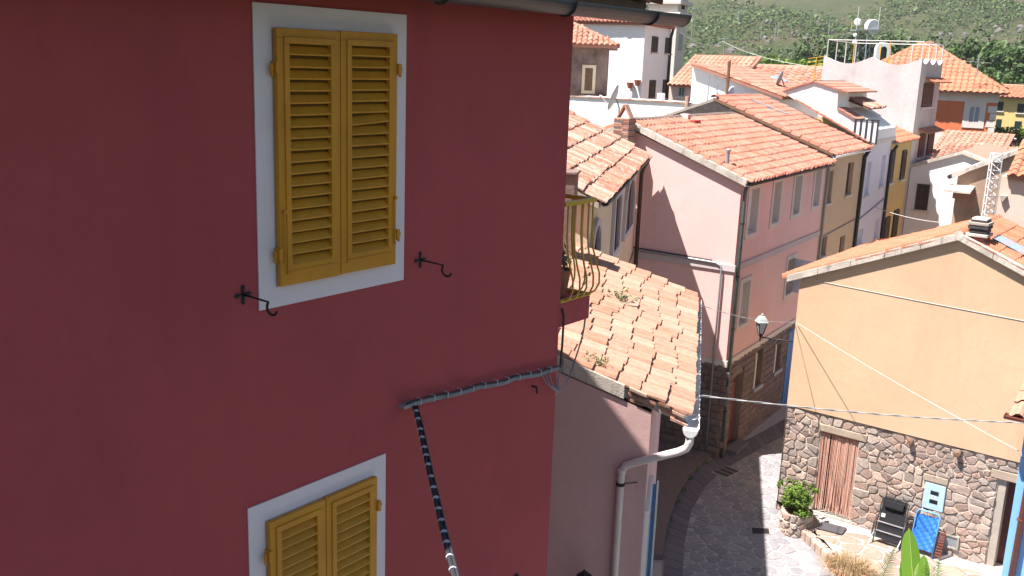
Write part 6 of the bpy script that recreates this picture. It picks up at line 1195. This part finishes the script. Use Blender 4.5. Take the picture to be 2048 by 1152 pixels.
# utility poles on the slope
for k, (px, y0, y1, dep) in enumerate(((1382, 32, 82, 200), (1447, 77, 108, 115), (1476, 22, 48, 330), (1521, 52, 78, 230), (1549, 50, 82, 225), (1555, 44, 78, 235), (1656, 40, 80, 200))):
    lb = ['leftmost pale utility pole on the scrubby slope', 'short pale pole with crossarm just above the white lean-to roof', 'distant pale pole high on the rocky slope', 'pale pole left of the close pair on the slope', 'left pole of the close pair on the slope', 'right taller pole of the close pair on the slope', 'pale pole on the slope left of the radio mast'][k]
    antenna('utility_pole', lb, px, y0, y1, dep, 'greypipe', .0003 * dep + .02, ((.97, .5, 0),) if k in (1, 5) else ())['category'] = 'pole'
p0, p1 = at(1362, 66, 60), at(1445, 82, 115); mb = MB(); mb.tube(sag(p0, p1, .6, 10), .022, 5); mb.tube(sag(p1, at(1640, 136, 58), .4, 10), .022, 5); tag(mb.build('power_line', M['wire']), 'pale sagging power line crossing before the hillside scrub', 'wire')
# radio mast with drum antennas
rm = at(1722, 120, 112); ma = thing('radio_mast', 'radio mast with white drum antennas behind the grey tower house', 'mast', V((rm.x, rm.y, hz(rm.x, rm.y)))); zt = at(1722, 62, 112).z; zb = hz(rm.x, rm.y); R4 = [V((sx * .62, sy * .62, 0)) for sx, sy in ((-1, -1), (1, -1), (1, 1), (-1, 1))]; c0 = V((rm.x, rm.y, zb)); H_ = zt - zb
for v in R4: mb = MB(); mb.tube([c0 + v * 1.2, c0 + v + UP * H_], .07, 5); mb.build('leg', M['greypipe'], ma)
n = 9
for k in range(n):
    for i in range(4): mb = MB(); mb.tube([c0 + R4[i] + UP * H_ * k / n, c0 + R4[(i + 1) % 4] + UP * H_ * (k + 1) / n], .04, 4); mb.build('brace', M['greypipe'], ma)
mb = MB(); mb.box(Fr(c0 + UP * H_, rx, V((rx.y, -rx.x, 0))), (-1.25, 1.25), (-1, 1), (0, .15)); mb.build('platform', M['greypipe'], ma)
for sx in (-1.2, 1.2):
    for sy in (-.9, .9): mb = MB(); q = c0 + UP * H_ + V((rx.x, rx.y, 0)) * sx + V((rx.y, -rx.x, 0)) * sy; mb.tube([q, q + UP * (2.6 if sy > 0 else 1.0)], .05, 5); mb.build('post', M['ironyel'] if sy < 0 else M['wire'], ma)
vd = V((rx.y, -rx.x, 0)).normalized()
for px, py, r, dp_l, fx in ((1747, 54, .86, .8, .35), (1715, 44, .40, .4, -.5), (1710, 70, .22, .25, -.6), (1708, 85, .22, .25, -.6)):
    q = at(px, py, 110.5); ax = (vd + V((rx.x, rx.y, 0)) * fx).normalized(); mb = MB(); mb.lathe(q - ax * dp_l, [(r * .5, 0), (r, dp_l * .35), (r, dp_l), (r * .9, dp_l + .05), (.01, dp_l + .08)], 22, ax); mb.build('drum_antenna', M['whitemetal'], ma)
# roadside shrine
q = at(1767, 104, 100); f = Fr(V((q.x, q.y, q.z)), V((rx.x, rx.y, 0)), vd); sn = thing('white_shrine', 'small white arched shrine seen through the tower railing', 'shrine', q - UP * 2)
o_ = arch_pts(f, -.75, .75, -2.2, 1.0, 0); i_ = arch_pts(f, -.34, .34, -2.0, .55, 0); n = len(o_); mb = MB(); vs = o_ + i_ + [p - vd * .6 for p in o_]; mb.add(vs, [g for k in range(n) for g in ((k, (k + 1) % n, n + (k + 1) % n, n + k), (k, (k + 1) % n, 2 * n + (k + 1) % n, 2 * n + k))]); mb.build('arch', M['white'], sn); mb = MB(); mb.box(f, (-.45, .45), (-.5, -.3), (-2.2, .8)); mb.build('niche', M['gutter'], sn)

# ================================================================ air
mb = MB(); mb.box(WF, (-700, 700), (-120, 900), (-3.0, 95)); hzb = mb.build('haze', bpy.data.materials.new('haze_air'), None, kind='stuff'); hm = hzb.data.materials[0]; hm.use_nodes = True; N = hm.node_tree.nodes; N.clear()
pv = N.new('ShaderNodeVolumePrincipled'); pv.inputs['Color'].default_value = (.92, .94, 1.0, 1); pv.inputs['Density'].default_value = .00016; ou = N.new('ShaderNodeOutputMaterial'); hm.node_tree.links.new(pv.outputs[0], ou.inputs['Volume']); hzb['label'] = 'thin pale summer haze over the hillside'

GROUPS = dict(satellite_dish='satellite dishes on the roofs', aerial='television aerials on the roofs', utility_pole='utility poles on the hillside', flower_pot='pots on the balcony')
for o in COL.objects:
    g_ = GROUPS.get(o.name.split('.')[0])
    if g_ and o.parent is None: o['group'] = g_
